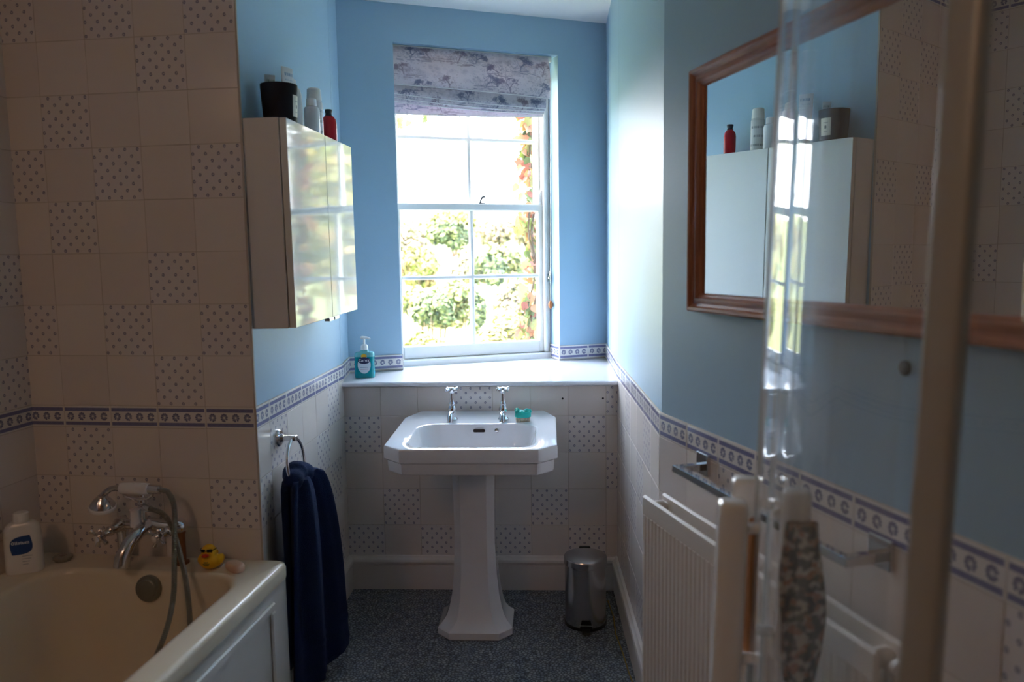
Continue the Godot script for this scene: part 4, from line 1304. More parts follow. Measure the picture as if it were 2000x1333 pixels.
# ------------------------------------------------------------------ right wall: mirror, rail, radiator
func mirror_and_radiator():
	var f := frame(C4, RE)
	var m := thing("wall_mirror", "large wall mirror in a moulded brown wooden frame", "mirror", f)
	var s0 := 0.181; var s1 := 1.10; var y0 := 1.235; var y1 := 1.797
	# profile across the frame: (distance in from the outer edge, height off the wall)
	var pr := [Vector2(0.0, 0.004), Vector2(0.0, 0.024), Vector2(0.004, 0.0285), Vector2(0.010, 0.0275), Vector2(0.014, 0.022), Vector2(0.020, 0.0195), Vector2(0.027, 0.022), Vector2(0.032, 0.0215), Vector2(0.036, 0.0165), Vector2(0.041, 0.0145), Vector2(0.044, 0.010), Vector2(0.044, 0.004)]
	var cor := [Vector2(s0, y0), Vector2(s1, y0), Vector2(s1, y1), Vector2(s0, y1)]
	var inw := [Vector2(1, 1), Vector2(-1, 1), Vector2(-1, -1), Vector2(1, -1)]
	for i in 4:
		var j := (i + 1) % 4
		var mb := MB.new()
		var ln: float = (cor[j] - cor[i]).length()
		for k in pr.size() - 1:
			var p: Vector2 = pr[k]; var q: Vector2 = pr[k + 1]
			var a: Vector2 = cor[i] + inw[i] * p.x; var b: Vector2 = cor[j] + inw[j] * p.x
			var c: Vector2 = cor[j] + inw[j] * q.x; var d: Vector2 = cor[i] + inw[i] * q.x
			var v0 := p.x * 6.0 + i * 0.23; var v1 := q.x * 6.0 + i * 0.23
			mb.quad(Vector3(a.x, a.y, p.y), Vector3(b.x, b.y, p.y), Vector3(c.x, c.y, q.y), Vector3(d.x, d.y, q.y), Vector2(0, v0), Vector2(ln * 1.6, v0), Vector2(ln * 1.6, v1), Vector2(0, v1))
		built("frame_side", mb, M.wood, m, 28.0)
	var mb := MB.new()
	mb.box(Vector3(s0 + 0.006, y0 + 0.006, 0.0005), Vector3(s1 - 0.006, y1 - 0.006, 0.005))
	built("backing", mb, M.dark, m)
	mb = MB.new()
	mb.quad(Vector3(s0 + 0.04, y0 + 0.04, 0.0085), Vector3(s1 - 0.04, y0 + 0.04, 0.0085), Vector3(s1 - 0.04, y1 - 0.04, 0.0085), Vector3(s0 + 0.04, y1 - 0.04, 0.0085))
	built("glass", mb, M.mirror, m, 0.0)
	# square chrome towel rail
	var r := thing("towel_rail", "square chrome towel rail below the mirror, above the radiator", "towel rail", f)
	for s in [0.243, 0.824]:
		mb = MB.new()
		mb.box(Vector3(s - 0.026, 0.846, 0.0062), Vector3(s + 0.026, 0.898, 0.016), 0.0015)
		built("wall_plate", mb, M.chrome, r)
		mb = MB.new()
		mb.box(Vector3(s - 0.0085, 0.8565, 0.015), Vector3(s + 0.0085, 0.8735, 0.086), 0.001)
		built("post", mb, M.chrome, r)
	mb = MB.new()
	mb.box(Vector3(0.232, 0.857, 0.072), Vector3(0.835, 0.873, 0.088), 0.001)
	built("bar", mb, M.chrome, r)
	# round grey pad stuck on the wall below the mirror
	mb = MB.new()
	mb.lathe([Vector2(0.0125, 0.0), Vector2(0.0125, 0.002), Vector2(0.009, 0.0035), Vector2(0.0, 0.004)], 20, Transform3D(Basis(Vector3.RIGHT, PI / 2), Vector3.ZERO))
	tag(built("wall_pad", mb, mat(rgb(96, 104, 112), 0.6), null, 35.0, f * T3(0.8483, 1.1828, 0.0)), "small round grey pad on the blue wall under the mirror", "pad")
	# radiator: two pressed steel panels with fins between
	var q := thing("radiator", "white double panel radiator on the wall under the towel rail", "radiator", f)
	var a := 0.117; var b := 0.935; var yt := 0.768; var yb := 0.16
	for pz in [[0.100, 0.0], [0.046, 0.0]]:
		mb = MB.new()
		var z: float = pz[0]
		# rolled border round the pressed ribs
		mb.box(Vector3(a, yt - 0.052, z), Vector3(b, yt, z + 0.012), 0.0045)
		mb.box(Vector3(a, yb, z), Vector3(b, yb + 0.045, z + 0.012), 0.0045)
		var poly := PackedVector2Array()
		var n := 42
		var x0 := a + 0.001; var x1 := b - 0.001
		var p := (x1 - x0) / n
		poly.append(Vector2(x0, z))
		for k in n:
			var o := x0 + k * p
			poly.append(Vector2(o + 0.001, z + 0.0082))
			poly.append(Vector2(o + 0.0045, z + 0.0115))
			poly.append(Vector2(o + p - 0.0045, z + 0.0115))
			poly.append(Vector2(o + p - 0.001, z + 0.0082))
		poly.append(Vector2(x1, z))
		# polygon (x, z) pushed along y
		mb.extrude(poly, -(yt - 0.05), -(yb + 0.043), Transform3D(Basis(Vector3(1, 0, 0), Vector3(0, 0, 1), Vector3(0, -1, 0)), Vector3.ZERO))
		built("front_panel" if z > 0.08 else "back_panel", mb, M.radiator, q, 22.0)
	mb = MB.new()
	for k in 40:
		var o := a + 0.03 + k * 0.019
		mb.box(Vector3(o, yb + 0.05, 0.0585), Vector3(o + 0.0012, yt - 0.075, 0.0995))
	built("convector_fins", mb, mat(rgb(206, 200, 192), 0.5), q, 0.0)
	for s in [a + 0.028, b - 0.028]:
		for y in [yt - 0.026, yb + 0.026]:
			mb = MB.new()
			mb.tube([Vector3(s, y, 0.056), Vector3(s, y, 0.064), Vector3(s, y, 0.066), Vector3(s, y, 0.094), Vector3(s, y, 0.096), Vector3(s, y, 0.101)], [0.011, 0.011, 0.016, 0.016, 0.011, 0.011], 14)
			built("header_pipe", mb, M.radiator, q)
	mb = MB.new()
	mb.lathe([Vector2(0.009, 0.0), Vector2(0.013, 0.003), Vector2(0.014, 0.016), Vector2(0.010, 0.02), Vector2(0.006, 0.021)], 16, Transform3D(Basis(Vector3(0, 0, 1), -PI / 2), Vector3(b - 0.002, yt - 0.026, 0.079)))
	built("vent_cap", mb, M.plastic_white, q)
	for s in [a + 0.1, b - 0.1]:
		mb = MB.new()
		mb.box(Vector3(s, yb + 0.1, 0.0055), Vector3(s + 0.03, yt - 0.08, 0.0485), 0.001)
		built("wall_bracket", mb, M.radiator, q)

# ------------------------------------------------------------------ towel on its ring
func towel_ring():
	var f := frame(C1, BL)
	var r := thing("towel_ring", "chrome towel ring on the tiled alcove wall", "towel ring", f)
	var s := 0.152
	var mb := MB.new()
	mb.lathe([Vector2(0.0275, 0.0), Vector2(0.0275, 0.006), Vector2(0.024, 0.01), Vector2(0.014, 0.012), Vector2(0.011, 0.02)], 28, Transform3D(Basis(Vector3.RIGHT, PI / 2), Vector3(s, 0.822, 0.0055)))
	built("wall_rose", mb, M.chrome, r)
	mb = MB.new()
	mb.box(Vector3(s - 0.009, 0.814, 0.022), Vector3(s + 0.009, 0.830, 0.066), 0.0015)
	built("arm", mb, M.chrome, r)
	var pts := []
	for k in 48:
		var a := TAU * k / 48
		pts.append(Vector3(s + 0.074 * sin(a), 0.745 + 0.074 * cos(a), 0.054 + 0.012 * (1.0 - cos(a)) * 0.5))
	mb = MB.new()
	mb.tube(pts, 0.0052, 12, true)
	built("ring", mb, M.chrome, r)
	# towel: pulled through the ring, gathered at the top and hanging in folds
	var t := thing("hand_towel", "navy blue towel hanging in folds from the chrome ring", "towel", f)
	var lay := func(called: String, s_top: Array, s_bot: Array, o_top: Array, o_bot: Array, y_top: float, y_bot: float, ph: float, folds: float):
		# a closed, wavy sheet: front and back run side by side; bands near the hem
		var m := MB.new()
		var rings := []
		var nv := 44
		for j in nv + 1:
			var b := float(j) / nv
			var e := pow(b, 0.38)
			var sa := lerpf(s_top[0], s_bot[0], e); var sb := lerpf(s_top[1], s_bot[1], e)
			var oa := lerpf(o_top[0], o_bot[0], e); var ob := lerpf(o_top[1], o_bot[1], e)
			var y := lerpf(y_top, y_bot, b)
			var ring := PackedVector3Array()
			var nu := 40
			var th := 0.0115
			var d2 := Vector2(sb - sa, ob - oa).normalized()
			var nn := Vector2(-d2.y, d2.x)
			var amp: float = lerpf(0.014, 0.027, sin(minf(b * 1.6, 1.0) * PI * 0.5)) * (1.0 - 0.35 * b)
			var band: float = -0.0035 if (absf(b - 0.80) < 0.008 or absf(b - 0.835) < 0.008 or absf(b - 0.95) < 0.006) else 0.0
			for side in [1.0, -1.0]:
				for i in nu:
					var a: float = (float(i) / (nu - 1)) if side > 0 else (1.0 - float(i) / (nu - 1))
					var wv: float = sin(a * folds * PI + ph + b * 0.8) * amp + sin(a * folds * 2.3 * PI + ph * 2.0) * amp * 0.25
					var edge: float = sqrt(maxf(0.0, 1.0 - pow(absf(a * 2.0 - 1.0), 8.0)))
					var q: Vector2 = Vector2(lerpf(sa, sb, a), lerpf(oa, ob, a)) + nn * (wv + side * ((th - band) * edge))
					var sag := -0.02 * sin(a * PI) * (1.0 - b) + 0.012 * sin(a * 4.0 + ph) * b
					ring.append(Vector3(q.x, y + sag + (0.012 * (1.0 - pow(a * 2.0 - 1.0, 2.0)) if j == 0 else 0.0), maxf(q.y, 0.026)))
			rings.append(ring)
		# settle the direction of the rings (they run downwards)
		var n0: Vector3 = (rings[0][5] - rings[0][0]).cross(rings[0][50] - rings[0][0])
		if n0.y > 0:
			for k in rings.size(): rings[k].reverse()
		m.loft(rings)
		built(called, m, M.towel, t, 70.0)
	lay.call("back_fall", [0.062, 0.235], [0.004, 0.42], [0.036, 0.046], [0.036, 0.078], 0.700, 0.13, 0.6, 3.0)
	lay.call("front_fall", [0.062, 0.238], [0.006, 0.37], [0.086, 0.078], [0.086, 0.135], 0.705, 0.055, 2.6, 4.0)
	mb = MB.new()                              # the bunched part that lies over the ring
	var top := []; var tr := []
	for k in 15:
		var a := k / 14.0
		top.append(Vector3(lerpf(0.074, 0.236, a), 0.688 + 0.020 * sin(a * PI) + 0.004 * sin(a * 12.0), 0.062 + 0.006 * sin(a * 9.0)))
		tr.append(0.036 * pow(maxf(0.0, sin(lerpf(0.22, PI - 0.22, a))), 0.5) + 0.004 * sin(a * 16.0))
	mb.tube(top, tr, 18)
	built("gathered_top", mb, M.towel, t, 70.0)

# ------------------------------------------------------------------ small things
func label_text(s: String, size: float, mat_: Material, parent: Node, at: Transform3D, called := "lettering", bold := true):
	var tm := TextMesh.new()
	tm.text = s
	var fo := SystemFont.new(); fo.font_names = PackedStringArray(["Droid Sans"])
	fo.font_weight = 700 if bold else 400
	tm.font = fo
	tm.font_size = 32
	tm.pixel_size = size / 32.0
	tm.depth = 0.0004
	obj(called, tm, mat_, parent, at)

func flat_oval(rx: float, ry: float, z: float, n := 32, y_off := 0.0) -> MB:
	var mb := MB.new()
	var p := PackedVector2Array()
	for k in n:
		var a := TAU * k / n
		p.append(Vector2(rx * cos(a), y_off + ry * sin(a)))
	mb.extrude(p, z - 0.0004, z)
	return mb

func rounded_prism(w: float, d: float, r: float, prof: Array, n := 8) -> Array:
	# prof: [y, scale, depth scale]; rings counter-clockwise from above
	var rings := []
	for p in prof:
		var ring := PackedVector3Array()
		for i in 4:
			var cx: float = (w / 2 - r) * [1, -1, -1, 1][i]
			var cz: float = (d / 2 - r) * [-1, -1, 1, 1][i]
			for k in n:
				var a := i * PI / 2 + (PI / 2) * k / (n - 1)
				ring.append(Vector3((cx + r * cos(a)) * p[1], p[0], (cz - r * sin(a)) * p[2]))
		rings.append(ring)
	return rings

func small_things():
	# soap dispenser on the sill
	var teal := mat(rgb(0, 150, 160), 0.08)
	var face_cam := atan2(0.78, 3.15)
	var s := thing("soap_dispenser", "turquoise liquid soap pump bottle on the left of the window sill", "soap dispenser", T3(-0.782, SILL, -3.165, face_cam - 0.12))
	var mb := MB.new()
	mb.loft(rounded_prism(0.084, 0.05, 0.016, [[0.0, 0.95, 0.92], [0.004, 1.0, 1.0], [0.03, 1.0, 1.0], [0.06, 0.965, 1.0], [0.09, 0.985, 1.0]]))
	built("bottle", mb, teal, s, 45.0)
	mb = MB.new()
	mb.loft(rounded_prism(0.084, 0.05, 0.016, [[0.09, 0.985, 1.0], [0.104, 0.95, 0.96], [0.108, 0.84, 0.9], [0.111, 0.42, 0.62], [0.118, 0.38, 0.6]]))
	built("shoulder", mb, mat(rgb(120, 196, 200), 0.1), s, 45.0)
	mb = MB.new()
	mb.lathe([Vector2(0.0155, 0.117), Vector2(0.016, 0.119), Vector2(0.015, 0.134), Vector2(0.011, 0.14), Vector2(0.006, 0.142)], 20)
	built("collar", mb, M.plastic_white, s)
	mb = MB.new()
	mb.tube([Vector3(0, 0.14, 0), Vector3(0, 0.165, 0)], 0.005, 10)
	mb.tube([Vector3(-0.014, 0.168, 0), Vector3(-0.008, 0.170, 0), Vector3(0.012, 0.169, 0.002), Vector3(0.026, 0.164, 0.004)], [0.006, 0.0075, 0.0055, 0.004], 10)
	built("pump", mb, M.plastic_white, s)
	built("label", flat_oval(0.027, 0.036, 0.0262, 32, 0.056), mat(rgb(216, 228, 236), 0.4), s)
	built("label_band", flat_oval(0.0255, 0.0145, 0.0268, 32, 0.075), mat(rgb(22, 36, 84), 0.4), s)
	built("label_sun", flat_oval(0.0125, 0.008, 0.0266, 24, 0.094), mat(rgb(232, 176, 46), 0.4), s)
	label_text("Carex", 0.0165, mat(rgb(240, 244, 248), 0.5), s, T3(0, 0.0752, 0.0271))
	for k in 2:
		mb = MB.new()
		mb.box(Vector3(-0.016, 0.045 - k * 0.008, 0.0262), Vector3(0.016, 0.0475 - k * 0.008, 0.0266))
		built("label_line", mb, mat([rgb(120, 140, 170), rgb(190, 120, 150)][k], 0.5), s)
	# turquoise nail brush on the basin
	var nb := thing("nail_brush", "small turquoise nail brush on the right of the basin ledge", "nail brush", T3(-0.1035, rim_y(-2.862), -2.862, 0.12) * Transform3D(Basis.from_scale(Vector3(1.25, 1.3, 1.25)), Vector3.ZERO))
	mb = MB.new()
	mb.loft(rounded_prism(0.05, 0.034, 0.015, [[0.012, 0.94, 0.94], [0.014, 1.0, 1.0], [0.022, 1.02, 1.02], [0.028, 0.9, 0.86], [0.031, 0.6, 0.5]]))
	built("back", mb, mat(rgb(16, 178, 168), 0.35), nb, 60.0)
	mb = MB.new()
	for k in 7:
		var a := k * TAU / 7.0
		mb.lathe([Vector2(0.0, -0.007), Vector2(0.0075, -0.002), Vector2(0.0085, 0.002), Vector2(0.0055, 0.007), Vector2(0.0, 0.009)], 12, T3(0.019 * cos(a), 0.027 + 0.004 * sin(k * 2.1), 0.010 * sin(a)))
	built("grip_knobs", mb, mat(rgb(16, 184, 170), 0.35), nb, 60.0)
	mb = MB.new()
	for i in 9:
		for j in 5:
			mb.box(Vector3(-0.02 + i * 0.005 - 0.0012, 0.0, -0.011 + j * 0.0055 - 0.0012), Vector3(-0.02 + i * 0.005 + 0.0012, 0.0135, -0.011 + j * 0.0055 + 0.0012))
	var br := built("bristles", mb, mat(rgb(216, 196, 170), 0.8), nb, 0.0)
	br.set_meta("kind", "stuff")
	# pedal bin
	var b := thing("pedal_bin", "small stainless steel pedal bin in the alcove corner", "bin", T3(0.127, 0, -2.752, -0.02))
	mb = MB.new()
	mb.lathe([Vector2(0.074, 0.0), Vector2(0.079, 0.003), Vector2(0.079, 0.012), Vector2(0.0765, 0.014)], 48)
	built("base_ring", mb, M.dark, b)
	mb = MB.new()
	mb.lathe([Vector2(0.0765, 0.013), Vector2(0.0765, 0.232), Vector2(0.0755, 0.236)], 48)
	built("body", mb, M.steel, b, 30.0)
	mb = MB.new()
	mb.lathe([Vector2(0.077, 0.2365), Vector2(0.0805, 0.2375), Vector2(0.0805, 0.258), Vector2(0.0785, 0.262), Vector2(0.06, 0.268), Vector2(0.03, 0.271), Vector2(0.0, 0.272)], 48)
	built("lid", mb, M.steel, b, 25.0)
	mb = MB.new()
	mb.box(Vector3(-0.022, 0.23, -0.092), Vector3(0.022, 0.266, -0.074), 0.004)
	built("hinge_housing", mb, M.dark, b)
	mb = MB.new()
	var slot := PackedVector2Array([Vector2(-0.024, 0.010), Vector2(0.024, 0.010), Vector2(0.016, 0.046), Vector2(-0.016, 0.046)])
	mb.extrude(slot, 0.066, 0.0775)
	built("pedal_slot", mb, M.dark, b)
	mb = MB.new()
	mb.box(Vector3(-0.015, 0.006, 0.07), Vector3(0.015, 0.013, 0.112), 0.003)
	var pd := built("pedal", mb, M.dark, b)
	mb = MB.new()
	mb.box(Vector3(-0.024, 0.0245, 0.0775), Vector3(0.024, 0.0265, 0.0795), 0.0005)
	built("pedal_bar", mb, M.chrome, b)
	# thin yellow cable along the skirting
	mb = MB.new()
	var cp := []
	for p in [[0.225, -2.93], [0.235, -2.8], [0.232, -2.66], [0.245, -2.52], [0.252, -2.4], [0.262, -2.3], [0.255, -2.2], [0.247, -2.05], [0.262, -1.9], [0.285, -1.7]]:
		cp.append(Vector3(p[0], 0.003, p[1]))
	mb.tube(cp, 0.0026, 8)
	tag(built("floor_cable", mb, mat(rgb(150, 122, 44), 0.6), null, 60.0), "thin yellow cable lying on the floor along the right skirting", "cable")
	# things on the bath rim (axes of the bath's end wall)
	var f := frame(C0, C1)
	var Y := 0.497
	var l := thing("lotion_bottle", "white lotion bottle with blue leaf label on the far left bath corner", "bottle", f * T3(0.072, Y, 0.158, 0.50))
	mb = MB.new()
	mb.loft(rounded_prism(0.094, 0.05, 0.02, [[0.0, 0.94, 0.92], [0.004, 1.0, 1.0], [0.10, 0.99, 1.0], [0.128, 0.95, 0.95], [0.139, 0.84, 0.85], [0.146, 0.6, 0.68]]))
	built("bottle", mb, M.plastic_white, l, 50.0)
	mb = MB.new()
	mb.lathe([Vector2(0.02, 0.1455), Vector2(0.0205, 0.148), Vector2(0.0195, 0.171), Vector2(0.016, 0.174)], 24)
	built("cap", mb, M.plastic_white, l)
	mb = MB.new()
	var leaf := PackedVector2Array()
	for k in 13: leaf.append(Vector2(-0.024, 0.058).lerp(Vector2(0.022, 0.112), k / 12.0) + Vector2(-0.022, 0.016) * sin(PI * k / 12.0))
	for k in range(1, 12): leaf.append(Vector2(0.022, 0.112).lerp(Vector2(-0.024, 0.058), k / 12.0) + Vector2(0.024, -0.018) * sin(PI * k / 12.0))
	mb.extrude(leaf, 0.0248, 0.0256)
	built("label", mb, mat(rgb(20, 66, 128), 0.4), l)
	label_text("Oilatum", 0.0115, mat(rgb(232, 238, 244), 0.5), l, Transform3D(Basis.IDENTITY, Vector3(-0.002, 0.092, 0.0258)))
	for k in 4:
		mb = MB.new()
		mb.box(Vector3(0.0, 0.052 - k * 0.008, 0.0249), Vector3(0.026 - k * 0.004, 0.0535 - k * 0.008, 0.0253))
		built("label_line", mb, mat(rgb(150, 156, 166), 0.6), l)
	# round plug lying on the rim
	var p := thing("bath_plug", "round grey bath plug lying on the far bath ledge", "plug", f * T3(0.125, Y, 0.075))
	mb = MB.new()
	mb.lathe([Vector2(0.022, 0.0), Vector2(0.024, 0.006), Vector2(0.027, 0.008), Vector2(0.027, 0.0125), Vector2(0.024, 0.015), Vector2(0.012, 0.016)], 28)
	built("stopper", mb, mat(rgb(150, 146, 132), 0.4), p)
	mb = MB.new()
	mb.lathe([Vector2(0.010, 0.0158), Vector2(0.010, 0.0172), Vector2(0.006, 0.0185)], 18)
	built("boss", mb, M.steel, p)
	# rubber duck with sunglasses
	var d := thing("rubber_duck", "yellow rubber duck with black sunglasses on the bath ledge", "toy", f * T3(0.596, Y, 0.085, 0.1))
	duck(d)
	# pinkish soap bar beside it
	mb = MB.new()
	mb.loft(rounded_prism(0.066, 0.038, 0.017, [[0.0, 0.9, 0.88], [0.006, 1.0, 1.0], [0.014, 1.0, 1.0], [0.02, 0.9, 0.86], [0.022, 0.62, 0.5]]))
	tag(built("soap_bar", mb, mat(rgb(222, 184, 158), 0.45), null, 60.0, f * T3(0.676, Y + 0.001, 0.098, -0.6)), "pale pink soap bar beside the yellow duck", "soap")

func duck(t: Node3D):
	# one smooth skin from blended balls, meshed as surface nets
	var balls := [[Vector3(0, 0.020, 0.0), Vector3(0.030, 0.022, 0.027)], [Vector3(0, 0.026, 0.014), Vector3(0.020, 0.018, 0.018)], [Vector3(0.0, 0.053, 0.010), Vector3(0.0205, 0.0195, 0.0205)], [Vector3(0.0, 0.034, -0.028), Vector3(0.010, 0.009, 0.014)], [Vector3(0.028, 0.026, -0.004), Vector3(0.008, 0.012, 0.018)], [Vector3(-0.028, 0.026, -0.004), Vector3(0.008, 0.012, 0.018)]]
	var fld := func(p: Vector3) -> float:
		var s := 0.0
		for b in balls:
			var q: Vector3 = (p - b[0]) / b[1]
			var r := q.length()
			s += exp(-5.0 * (r - 1.0))
		return minf(-log(s) / 5.0, 4.0)
	var mb := net(fld, Vector3(-0.042, -0.002, -0.048), Vector3(0.042, 0.08, 0.04), 0.0032, 0.0)
	built("body", mb, mat(rgb(244, 184, 24), 0.35), t, 80.0)
	mb = MB.new()
	mb.lathe([Vector2(0.0, -0.005), Vector2(0.009, -0.003), Vector2(0.011, 0.0), Vector2(0.008, 0.004), Vector2(0.0, 0.006)], 18, T3(0, 0.0475, 0.034), 1.0, 0.95)
	built("beak", mb, mat(rgb(206, 52, 26), 0.35), t, 60.0)
	mb = MB.new()
	for sx in [-1.0, 1.0]:
		mb.box(Vector3(sx * 0.009 - 0.0075, 0.054, 0.0285), Vector3(sx * 0.009 + 0.0075, 0.064, 0.0325), 0.0025, Transform3D(Basis(Vector3.UP, sx * 0.3), Vector3(sx * -0.0085, 0, 0.0)))
		mb.tube([Vector3(sx * 0.0165, 0.061, 0.027), Vector3(sx * 0.0212, 0.061, 0.015), Vector3(sx * 0.0208, 0.06, 0.004)], 0.0012, 6)
	mb.tube([Vector3(-0.004, 0.0605, 0.0318), Vector3(0.004, 0.0605, 0.0318)], 0.0013, 6)
	built("sunglasses", mb, mat(rgb(14, 14, 16), 0.15), t, 30.0)
	# dark print across the chest
	var pm := mat(rgb(60, 66, 40), 0.5)
	for q in [[-0.009, 0.0215, 0.018, 0.0022], [-0.006, 0.0255, 0.012, 0.003], [-0.007, 0.018, 0.014, 0.0016]]:
		mb = MB.new()
		mb.box(Vector3(q[0], q[1], 0.028), Vector3(q[0] + q[2], q[1] + q[3], 0.0335), 0.0005)
		built("chest_print", mb, pm, t)

func net(fld: Callable, lo: Vector3, hi: Vector3, h: float, floor_y: float) -> MB:
	var n := Vector3i(((hi - lo) / h).ceil())
	var val := PackedFloat32Array(); val.resize((n.x + 1) * (n.y + 1) * (n.z + 1))
	var id := func(x, y, z): return (z * (n.y + 1) + y) * (n.x + 1) + x
	for z in n.z + 1:
		for y in n.y + 1:
			for x in n.x + 1:
				var p := lo + Vector3(x, y, z) * h
				val[id.call(x, y, z)] = maxf(fld.call(p), (floor_y - p.y) * 60.0)
	var vt := {}
	for z in n.z:
		for y in n.y:
			for x in n.x:
				var s := Vector3.ZERO
				var cnt := 0
				for e in [[0, 0, 0, 1, 0, 0], [0, 1, 0, 1, 1, 0], [0, 0, 1, 1, 0, 1], [0, 1, 1, 1, 1, 1], [0, 0, 0, 0, 1, 0], [1, 0, 0, 1, 1, 0], [0, 0, 1, 0, 1, 1], [1, 0, 1, 1, 1, 1], [0, 0, 0, 0, 0, 1], [1, 0, 0, 1, 0, 1], [0, 1, 0, 0, 1, 1], [1, 1, 0, 1, 1, 1]]:
					var a: float = val[id.call(x + e[0], y + e[1], z + e[2])]
					var b: float = val[id.call(x + e[3], y + e[4], z + e[5])]
					if (a < 0) != (b < 0):
						s += Vector3(x + e[0], y + e[1], z + e[2]).lerp(Vector3(x + e[3], y + e[4], z + e[5]), a / (a - b))
						cnt += 1
				if cnt: vt[Vector3i(x, y, z)] = lo + s / cnt * h
	var mb := MB.new()
	for z in range(1, n.z):
		for y in range(1, n.y):
			for x in range(1, n.x):
				var a: float = val[id.call(x, y, z)]
				for ax in 3:
					var d := Vector3i.ZERO; d[ax] = 1
					var b: float = val[id.call(x + d.x, y + d.y, z + d.z)]
					if (a < 0) == (b < 0): continue
					var u := Vector3i.ZERO; u[(ax + 1) % 3] = 1
					var v := Vector3i.ZERO; v[(ax + 2) % 3] = 1
					var c := Vector3i(x, y, z)
					var q := [c - u - v, c - v, c, c - u]
					if not (vt.has(q[0]) and vt.has(q[1]) and vt.has(q[2]) and vt.has(q[3])): continue
					if a < 0: mb.quad(vt[q[0]], vt[q[1]], vt[q[2]], vt[q[3]])
					else: mb.quad(vt[q[3]], vt[q[2]], vt[q[1]], vt[q[0]])
	return mb

# ------------------------------------------------------------------ shower screen
func shower():
	var cen := Vector2(0.8236, -1.0018)
	# the screen leans a little: x grows with height
	var lean := func(p: Vector3) -> Vector3: return p + Vector3((p.y - 1.2) * 0.030, 0, (p.y - 1.2) * -0.004)
	var on := func(R: float, a: float, y: float) -> Vector3: return lean.call(Vector3(cen.x + R * cos(a), y, cen.y + R * sin(a)))
	var t := thing("shower_enclosure", "curved glass shower screen with white posts at the right edge", "shower screen")
	var aP := atan2(-0.739 - cen.y, 0.366 - cen.x)
	var aE := atan2(-1.066 - cen.y, 0.298 - cen.x)
	aP = fposmod(aP, TAU); aE = fposmod(aE, TAU)
	var aE2 := fposmod(atan2(-1.138 - cen.y, 0.336 - cen.x), TAU)
	var y0 := 0.07; var y1 := 1.93
	var arc := func(called: String, R: float, a0: float, a1: float, th: float, ya: float, yb: float, m: Material, parent: Node):
		var mb := MB.new()
		var n := 28
		for k in n:
			var u := lerpf(a0, a1, float(k) / n); var v := lerpf(a0, a1, float(k + 1) / n)
			mb.quad(on.call(R, v, ya), on.call(R, u, ya), on.call(R, u, yb), on.call(R, v, yb))
			if th > 0.0:
				mb.quad(on.call(R - th, u, ya), on.call(R - th, v, ya), on.call(R - th, v, yb), on.call(R - th, u, yb))
				mb.quad(on.call(R, u, yb), on.call(R - th, u, yb), on.call(R - th, v, yb), on.call(R, v, yb))
				mb.quad(on.call(R - th, u, ya), on.call(R, u, ya), on.call(R, v, ya), on.call(R - th, v, ya))
		return built(called, mb, m, parent, 50.0)
	var d1: Node3D = arc.call("glass_door", 0.53, aP + 0.012, aE, 0.0, y0, y1, M.shower_glass, t)
	var d2: Node3D = arc.call("glass_door", 0.505, aP + 0.10, aE2, 0.0, y0, y1, M.shower_glass, t)
	# edge seals
	var seal := func(R: float, a: float, parent: Node):
		var mb := MB.new()
		mb.tube([on.call(R - 0.002, a, y0), on.call(R - 0.002, a, 0.6), on.call(R - 0.002, a, 1.2), on.call(R - 0.002, a, y1)], 0.0048, 10)
		built("edge_seal", mb, M.seal, parent)
	M.profile = mat(rgb(176, 172, 164), 0.35, 0.1)
	M.seal = mat(Color(0.86, 0.88, 0.88, 0.55), 0.25)
	M.seal.transparency = BaseMaterial3D.TRANSPARENCY_ALPHA
	seal.call(0.53, aE, d1)
	seal.call(0.505, aE2, d2)
	# handles: upright bars with rounded ends on short stand-offs
	var handle := func(called: String, R: float, a: float, y_lo: float, y_hi: float, R_glass: float, parent: Node):
		var mb := MB.new()
		var rings := []
		var hw := 0.033; var hd := 0.013
		var ym := (y_lo + y_hi) / 2
		for q in [[y_lo, 0.6], [y_lo + 0.002, 0.85], [y_lo + 0.006, 0.97], [y_lo + 0.012, 1.0], [ym, 1.0], [y_hi - 0.012, 1.0], [y_hi - 0.006, 0.97], [y_hi - 0.002, 0.85], [y_hi, 0.6]]:
			var ring := PackedVector3Array()
			var tang := Vector3(-sin(a), 0, cos(a)); var rad := Vector3(cos(a), 0, sin(a))
			var c: Vector3 = on.call(R, a, q[0])
			for i in 32:
				var an := TAU * i / 32
				var ca := cos(an); var sa := sin(an)
				ring.append(c - tang * signf(ca) * pow(absf(ca), 0.6) * hw * 0.62 * q[1] - rad * signf(sa) * pow(absf(sa), 0.6) * hd * 1.6 * q[1])
			rings.append(ring)
		var n0: Vector3 = (rings[0][0] - on.call(R, a, y_lo)).cross(rings[0][1] - on.call(R, a, y_lo))
		if n0.y < 0:
			for k in rings.size(): rings[k].reverse()
		mb.loft(rings)
		for y in [y_lo + 0.04, y_hi - 0.04]:
			mb.tube([on.call(R, a, y), on.call(R_glass, a, y)], 0.008, 12)
		built(called, mb, M.plastic_white, parent, 50.0)
	handle.call("handle", 0.566, aE - 0.045, 0.755, 1.025, 0.53, d1)
	handle.call("handle", 0.541, aE2 - 0.045, 0.76, 1.035, 0.505, d2)
	handle.call("handle", 0.469, aE2 - 0.045, 0.76, 1.022, 0.505, d2)
	# tan rubber gasket on the edge between the handles
	var mb := MB.new()
	mb.tube([on.call(0.532, aE + 0.008, 0.785), on.call(0.532, aE + 0.008, 0.79), on.call(0.532, aE + 0.008, 0.985), on.call(0.532, aE + 0.008, 0.99)], [0.005, 0.0088, 0.0088, 0.005], 12)
	built("edge_gasket", mb, mat(rgb(190, 128, 78), 0.5), d1)
